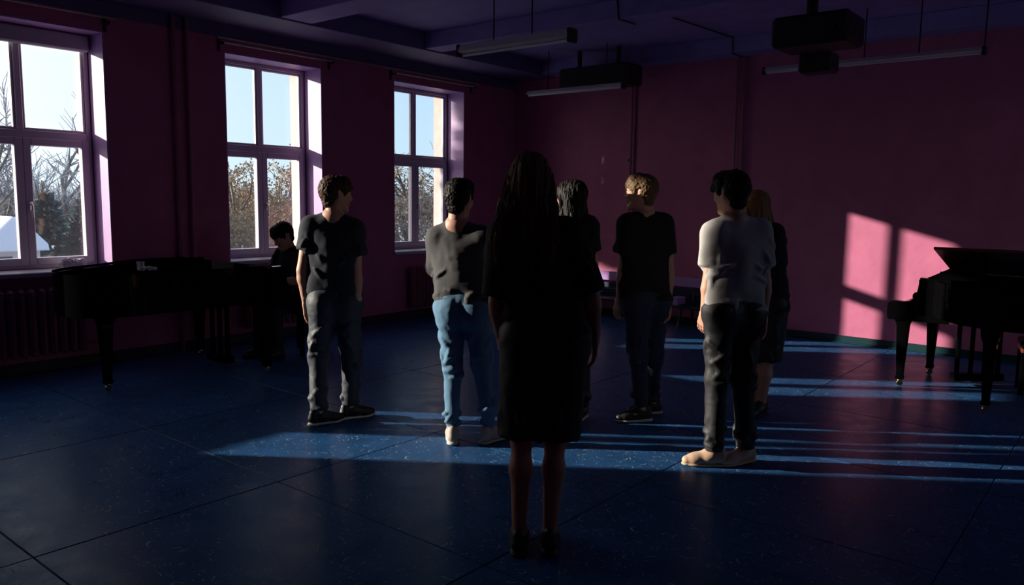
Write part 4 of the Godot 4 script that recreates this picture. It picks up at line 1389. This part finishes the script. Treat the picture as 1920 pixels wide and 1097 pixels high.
func build_people() -> void:
	var q := poses()
	person(q.p1, {seed = 11, label = "person in black T-shirt and slate trousers, one hand in a pocket", head = [1.15, -0.05, 0.0], skin = M.skin, hair = "short", hair_mat = M.hair_brown, tufts = 90,
		shirt = M.tee_navy, hem = 0.86, sleeve = 0.55, loose = 1.0, legs = "long", trousers = M.trousers_slate, wide = 1.0, cuff = 0.060, trouser_end = 0.95, shoe = M.shoe_black, sole = M.sole_white, curl_l = 0.35, curl_r = 0.7, thumb = Vector3(0.5, 0, -0.8)})
	person(q.p2, {seed = 22, label = "person in charcoal shirt and blue jeans with folded arms, back turned", head = [0.45, -0.08, 0.0], skin = M.skin, hair = "short", hair_mat = M.hair_black, tufts = 16,
		shirt = M.tee_charcoal, hem = 0.93, sleeve = 0.95, loose = 1.02, legs = "long", trousers = M.denim_blue, trousers_label = "blue jeans", lower = "jeans", wide = 0.90, cuff = 0.048, trouser_end = 0.96, shoe = M.shoe_cream, sole = M.sole_white, curl_l = 0.6, curl_r = 0.6})
	person(q.p3, {seed = 33, label = "person in black blouse and knee-length culottes, back to the camera", woman = true, head = [0.0, -0.05, 0.0], skin = M.skin_dark, hair = "long", hair_mat = M.hair_chestnut, length = 0.36, spread = 0.105, fall = Vector3(-0.02, 0, 0.13), strands = 110,
		shirt = M.tee_black, shirt_label = "black blouse", hem = 1.00, sleeve = 0.92, loose = 1.06, legs = "short", lower = "culottes", trousers = M.trousers_black, wide = 1.0, trouser_end = 0.98, shoe = M.shoe_black, sole = M.shoe_black, curl_l = 0.5, curl_r = 0.5})
	person(q.p4, {seed = 44, label = "person in black half hidden behind the one in culottes", woman = true, head = [-1.0, -0.05, 0.0], skin = M.skin, hair = "long", fringe = 1.0, hair_mat = M.hair_black, length = 0.36, spread = 0.085, fall = Vector3(0.05, 0, 0.05), strands = 40,
		shirt = M.tee_black, hem = 0.86, sleeve = 0.62, loose = 1.0, legs = "long", trousers = M.trousers_black, wide = 0.9, trouser_end = 0.96, shoe = M.shoe_black, sole = M.sole_white})
	person(q.p5, {seed = 55, label = "person in black T-shirt and navy jeans, head turned to the windows", head = [-1.35, 0.0, 0.0], skin = M.skin, hair = "short", hair_mat = M.hair_light, tufts = 60,
		shirt = M.tee_black, hem = 0.86, sleeve = 0.62, loose = 1.08, legs = "long", lower = "jeans", trousers = M.denim_navy, trousers_label = "dark navy jeans", wide = 0.92, cuff = 0.05, trouser_end = 0.94, shoe = M.shoe_black, sole = M.sole_white, thumb = Vector3(-0.6, 0, -0.6)})
	person(q.p6, {seed = 66, label = "person in grey T-shirt, black trousers and tan trainers", head = [-0.85, -0.10, 0.0], skin = M.skin, hair = "short", fringe = 1.0, hair_mat = M.hair_black, tufts = 36,
		shirt = M.tee_grey, shirt_label = "grey T-shirt", hem = 0.93, sleeve = 0.70, loose = 1.12, legs = "long", trousers = M.trousers_black, wide = 0.98, cuff = 0.058, trouser_end = 0.98, shoe = M.shoe_tan, sole = M.sole_tan, thumb = Vector3(-0.6, 0, -0.6)})
	person(q.p7, {seed = 77, label = "person in black shorts half hidden behind the one in the grey T-shirt", woman = true, head = [-0.6, -0.05, 0.0], skin = M.skin, hair = "long", hair_mat = M.hair_blond, length = 0.30, spread = 0.075, fall = Vector3(0.05, 0, 0.06), strands = 60,
		shirt = M.tee_black, hem = 0.80, sleeve = 0.8, loose = 1.05, legs = "short", lower = "shorts", trousers = M.trousers_black, wide = 0.95, trouser_end = 1.0, shoe = M.shoe_black, sole = M.shoe_black})
	# the pianist: seated, leaning over the keys, facing along the wall (+z)
	var j := {at = Vector3(0.93, 0, 4.58), turn = 180.0, ankle_y = 0.088,
		head = Vector3(-0.02, 1.205, -0.20), neck = Vector3(0, 1.10, -0.12), sl = Vector3(-0.165, 1.02, -0.09), sr = Vector3(0.165, 1.02, -0.09), el = Vector3(-0.23, 0.77, -0.18), er = Vector3(0.23, 0.77, -0.18),
		wl = Vector3(-0.17, 0.775, -0.40), wr = Vector3(0.17, 0.775, -0.40), hl = Vector3(-0.16, 0.77, -0.48), hr = Vector3(0.16, 0.77, -0.48), waist = Vector3(0, 0.74, 0.0), pl = Vector3(-0.09, 0.605, 0.02), pr = Vector3(0.09, 0.605, 0.02),
		kl = Vector3(-0.13, 0.52, -0.38), kr = Vector3(0.13, 0.52, -0.38), al = Vector3(-0.12, 0.09, -0.36), ar = Vector3(0.12, 0.09, -0.40), tl = Vector3(-0.13, 0.0, -0.52), tr = Vector3(0.12, 0.0, -0.56)}
	person(j, {seed = 88, label = "person in black seated at the piano, bent over the keys", group = "", head = [0.0, -0.55, 0.0], skin = M.skin, hair = "short", hair_mat = M.hair_black, tufts = 40,
		shirt = M.tee_black, hem = 0.60, sleeve = 0.9, legs = "long", back = 0.2, trousers = M.trousers_black, shoe = M.shoe_black, sole = M.shoe_black, curl_l = 0.5, curl_r = 0.5, thumb = Vector3(0, 0, -1)})

# ------------------------------------------------------------------ outside the windows
func branch(a: Acc, tw: Acc, rng: RandomNumberGenerator, p: Vector3, d: Vector3, ln: float, r: float, depth: int, leafy: float) -> void:
	var pts := [p]
	var rad := [r]
	var q := p
	var dd := d
	for k in 3:
		dd = (dd + Vector3(rng.randfn(), rng.randfn() * 0.6 + 0.25, rng.randfn()) * 0.16).normalized()
		q += dd * ln / 3.0
		pts.append(q)
		rad.append(r * (1.0 - 0.16 * (k + 1)))
	(a if depth > 1 else tw).tube(pts, rad, 5 if depth > 1 else 3, false)
	if depth == 0:
		if leafy > 0.0:
			for k in int(leafy):
				var c: Vector3 = pts[rng.randi_range(1, 3)] + Vector3(rng.randfn(), rng.randfn(), rng.randfn()) * 0.16
				var e := Vector3(rng.randfn(), rng.randfn(), rng.randfn()).normalized() * 0.09
				var g := e.cross(Vector3(rng.randfn(), rng.randfn(), rng.randfn())).normalized() * 0.06
				tw.quad(c - e, c + g, c + e, c - g, e.cross(g))
		return
	var n := 4 if depth >= 3 else (4 if depth == 2 else 5)
	for k in n:
		var t := rng.randf_range(0.35, 1.0)
		var at: Vector3 = pts[0].lerp(pts[3], t) if t < 0.6 else pts[2].lerp(pts[3], (t - 0.6) / 0.4)
		var side := Vector3(rng.randfn(), rng.randfn() * 0.5, rng.randfn()).normalized()
		branch(a, tw, rng, at, (dd * 0.75 + side * 0.85 + Vector3.UP * 0.2).normalized(), ln * rng.randf_range(0.5, 0.68), r * 0.5, depth - 1, leafy)

func tree_meshes(sd: int, leafy: float) -> Array:
	var rng := RandomNumberGenerator.new()
	rng.seed = sd
	var a := Acc.new()
	var t := Acc.new()
	a.tube([Vector3(0, -0.3, 0), Vector3(0.05, 1.2, 0), Vector3(0, 2.6, 0.05)], [0.24, 0.19, 0.16], 8, false)
	for k in 6:
		var an := k * 2.4
		branch(a, t, rng, Vector3(0, 1.3 + k * 0.26, 0.03), Vector3(cos(an) * 0.6, 0.9, sin(an) * 0.6).normalized(), 2.7 - k * 0.12, 0.085, 3, leafy)
	branch(a, t, rng, Vector3(0, 2.5, 0.05), Vector3(0.05, 1, 0), 3.4, 0.14, 3, leafy)
	return [a.mesh(), t.mesh()]

func conifer(sd: int, height: float, radius: float, drop: float, start := 0.08) -> Array:
	var rng := RandomNumberGenerator.new()
	rng.seed = sd
	var a := Acc.new()
	a.tube([Vector3(0, -0.3, 0), Vector3(0, height * 0.95, 0)], [0.16, 0.03], 7, false)
	var t := Acc.new()
	var rows := int(height * (1.08 - start) / 0.24)
	for k in rows:
		var y := height * (start + (1.0 - start) * k / rows)
		var w := radius * pow(1.0 - y / height, drop) + 0.06
		for s in 15:
			var an := s * TAU / 15.0 + k * 0.7 + rng.randf() * 0.3
			var o := Vector3(cos(an), 0, sin(an))
			var e := Vector3(-o.z, 0, o.x)
			var ln := w * rng.randf_range(0.8, 1.12)
			var c := Vector3(0, y, 0)
			var tip := c + o * ln + Vector3(0, -0.10 * ln + rng.randf_range(-0.05, 0.1), 0)
			t.quad(c + o * ln * 0.1, c + o * ln * 0.55 + e * 0.17 + Vector3(0, 0.1, 0), tip, c + o * ln * 0.55 - e * 0.17 + Vector3(0, 0.1, 0), Vector3.UP)
			t.quad(c + o * ln * 0.3 + Vector3(0, 0.16, 0), c + o * ln * 0.6 + e * 0.12 - Vector3(0, 0.12, 0), tip + Vector3(0, 0.1, 0), c + o * ln * 0.6 - e * 0.12 - Vector3(0, 0.1, 0), e)
	return [a.mesh(), t.mesh()]

func tree(ms: Array, at: Vector3, sc: float, turn: float, leafmat: Material, called: String, label: String, group: String) -> void:
	var t := thing(called, label, "tree", at, turn, group)
	t.scale = Vector3.ONE * sc
	same(ms[0], M.bark, "trunk", t, Transform3D.IDENTITY)
	same(ms[1], leafmat, "crown", t, Transform3D.IDENTITY)

func build_outside() -> void:
	var a := Acc.new()
	a.box(Vector3(-160, -4.6, -140), Vector3(80, -4.3, 60))
	tag(obj("ground", a, M.ground), "", "", "", "structure")
	var bare := [tree_meshes(5, 0.0), tree_meshes(6, 0.0)]
	var brown := [tree_meshes(7, 4.0), tree_meshes(8, 3.0)]
	var gw := "bare trees seen through the window with the roller blind"
	# seen through the near window: grey bare trees, a dark evergreen in front
	for k in 6:
		var z: float = [-3.6, -5.0, -6.4, -8.0, -2.0, -9.8][k]
		tree(bare[k % 2], Vector3([-34.0, -38.0, -33.0, -40.0, -30.0, -37.0][k], -4.4, z), [1.28, 1.12, 1.16, 1.10, 1.35, 1.14][k], k * 1.9, M.twig_grey, "bare_tree", "grey leafless tree seen through the window with the roller blind", gw)
	var gm := "autumn trees seen through the middle window"
	for k in 7:
		tree(brown[k % 2], Vector3([-26.0, -29.0, -27.0, -30.0, -33.0, -31.0, -35.0][k], -4.4, [-11.4, -12.9, -14.6, -16.6, -15.4, -19.0, -18.4][k]), [0.92, 1.0, 0.90, 1.02, 1.08, 1.0, 1.10][k], k * 1.3, M.leaf_brown, "autumn_tree", "brown autumn tree seen through the middle window", gm)
	var gf := "trees seen through the window nearest the back wall"
	for k in 5:
		tree(brown[k % 2] if k % 2 == 0 else bare[0], Vector3([-25.0, -28.0, -27.0, -30.0, -32.0][k], -4.4, [-20.6, -24.0, -26.6, -29.0, -26.0][k]), [1.05, 1.16, 1.10, 1.12, 1.25][k], k * 2.1, M.twig, "twiggy_tree", "twiggy brown tree seen through the window nearest the back wall", gf)
	var con := conifer(3, 5.0, 1.7, 0.7)
	for k in 5:
		tree(con, Vector3([-22.0, -24.0, -21.5, -25.0, -28.0][k], -4.4, [-0.8, -2.2, -2.4, -4.2, -7.2][k]), [1.05, 1.22, 1.12, 1.30, 1.35][k], k * 1.1, M.needle, "evergreen_tree", "dark evergreen tree seen through the window with the roller blind", "dark evergreens outside")
	# slim pine close to the building: its crown keeps the sun off the upper part of the far window
	tree(conifer(9, 13.4, 0.66, 0.16, 0.64), Vector3(-10.0, -4.4, 1.87 + 9.65 / SUN_A), 1.0, 0.0, M.needle, "pine_tree", "tall slim pine with a bare trunk close to the building", "")
	# low house with snow on its roof
	var h := thing("garden_house", "low pale house with a snow-covered roof beyond the near window", "house", Vector3(-19.0, -4.3, 1.42), 0.0)
	h.scale = Vector3(1, 1, 0.52)
	a = Acc.new()
	a.box(Vector3(-2.4, 0, -1.3), Vector3(2.4, 4.45, 1.3))
	obj("walls", a, M.house, h)
	a = Acc.new()
	a.prism(PackedVector2Array([Vector2(-1.6, 4.30), Vector2(-1.55, 4.48), Vector2(-0.25, 5.22), Vector2(0.1, 5.25), Vector2(1.55, 4.48), Vector2(1.6, 4.30)]), -2.7, 2.7, Transform3D(Basis(Vector3(0, 0, 1), Vector3(0, 1, 0), Vector3(1, 0, 0)), Vector3.ZERO), 0.04)
	obj("snowy_roof", a, M.snow, h)
	for z in [-0.75, 0.35]:
		a = Acc.new()
		a.box(Vector3(2.4, 3.3, z - 0.3), Vector3(2.44, 4.15, z + 0.3), 0.01)
		obj("window", a, M.house_glass, h)

# ------------------------------------------------------------------ the scene
func _ready() -> void:
	var cam := Camera3D.new()
	cam.name = "camera"
	var yaw := 0.6854
	var pitch := -0.1185
	var roll := 0.0137
	var fw := Vector3(-sin(yaw) * cos(pitch), sin(pitch), -cos(yaw) * cos(pitch))
	var r0 := fw.cross(Vector3.UP).normalized()
	var u0 := r0.cross(fw)
	var rt := r0 * cos(roll) + u0 * sin(roll)
	var uv := -r0 * sin(roll) + u0 * cos(roll)
	cam.transform = Transform3D(Basis(rt, uv, -fw), Vector3(7.6578, 1.6, 9.3721))
	cam.fov = rad_to_deg(2.0 * atan(548.5 / 1468.5))
	cam.near = 0.05
	cam.far = 500.0
	add_child(cam)
	cam.current = true
	var env := Environment.new()
	env.background_mode = Environment.BG_SKY
	var sk := ProceduralSkyMaterial.new()
	sk.sky_top_color = lin(0.26, 0.52, 0.90)
	sk.sky_horizon_color = lin(0.58, 0.80, 0.96)
	sk.sky_curve = 0.30
	sk.ground_bottom_color = lin(0.10, 0.10, 0.09)
	sk.ground_horizon_color = lin(0.42, 0.44, 0.44)
	sk.sun_angle_max = 90.0
	sk.sun_curve = 0.65
	sk.sky_energy_multiplier = 1.0
	sk.ground_energy_multiplier = 0.5
	var sky := Sky.new()
	sky.sky_material = sk
	env.sky = sky
	env.tonemap_mode = Environment.TONE_MAPPER_LINEAR
	env.tonemap_exposure = 1.3
	env.sdfgi_enabled = true
	env.ssao_enabled = true
	env.ssil_enabled = true
	var we := WorldEnvironment.new()
	we.environment = env
	add_child(we)
	var sun := DirectionalLight3D.new()
	sun.name = "sun"
	var dir := Vector3(SUN_A, -SUN_SLOPE * SUN_A, -1.0).normalized()
	sun.transform = Transform3D(Basis.looking_at(dir, Vector3.UP), Vector3.ZERO)
	sun.light_color = Color(1.0, 0.95, 0.89)
	sun.light_energy = 2.25
	sun.light_angular_distance = 0.6
	sun.shadow_enabled = true
	add_child(sun)
	make_materials()
	build_room()
	build_outside()
	build_fittings()
	build_pianos()
	build_bench()
	build_people()
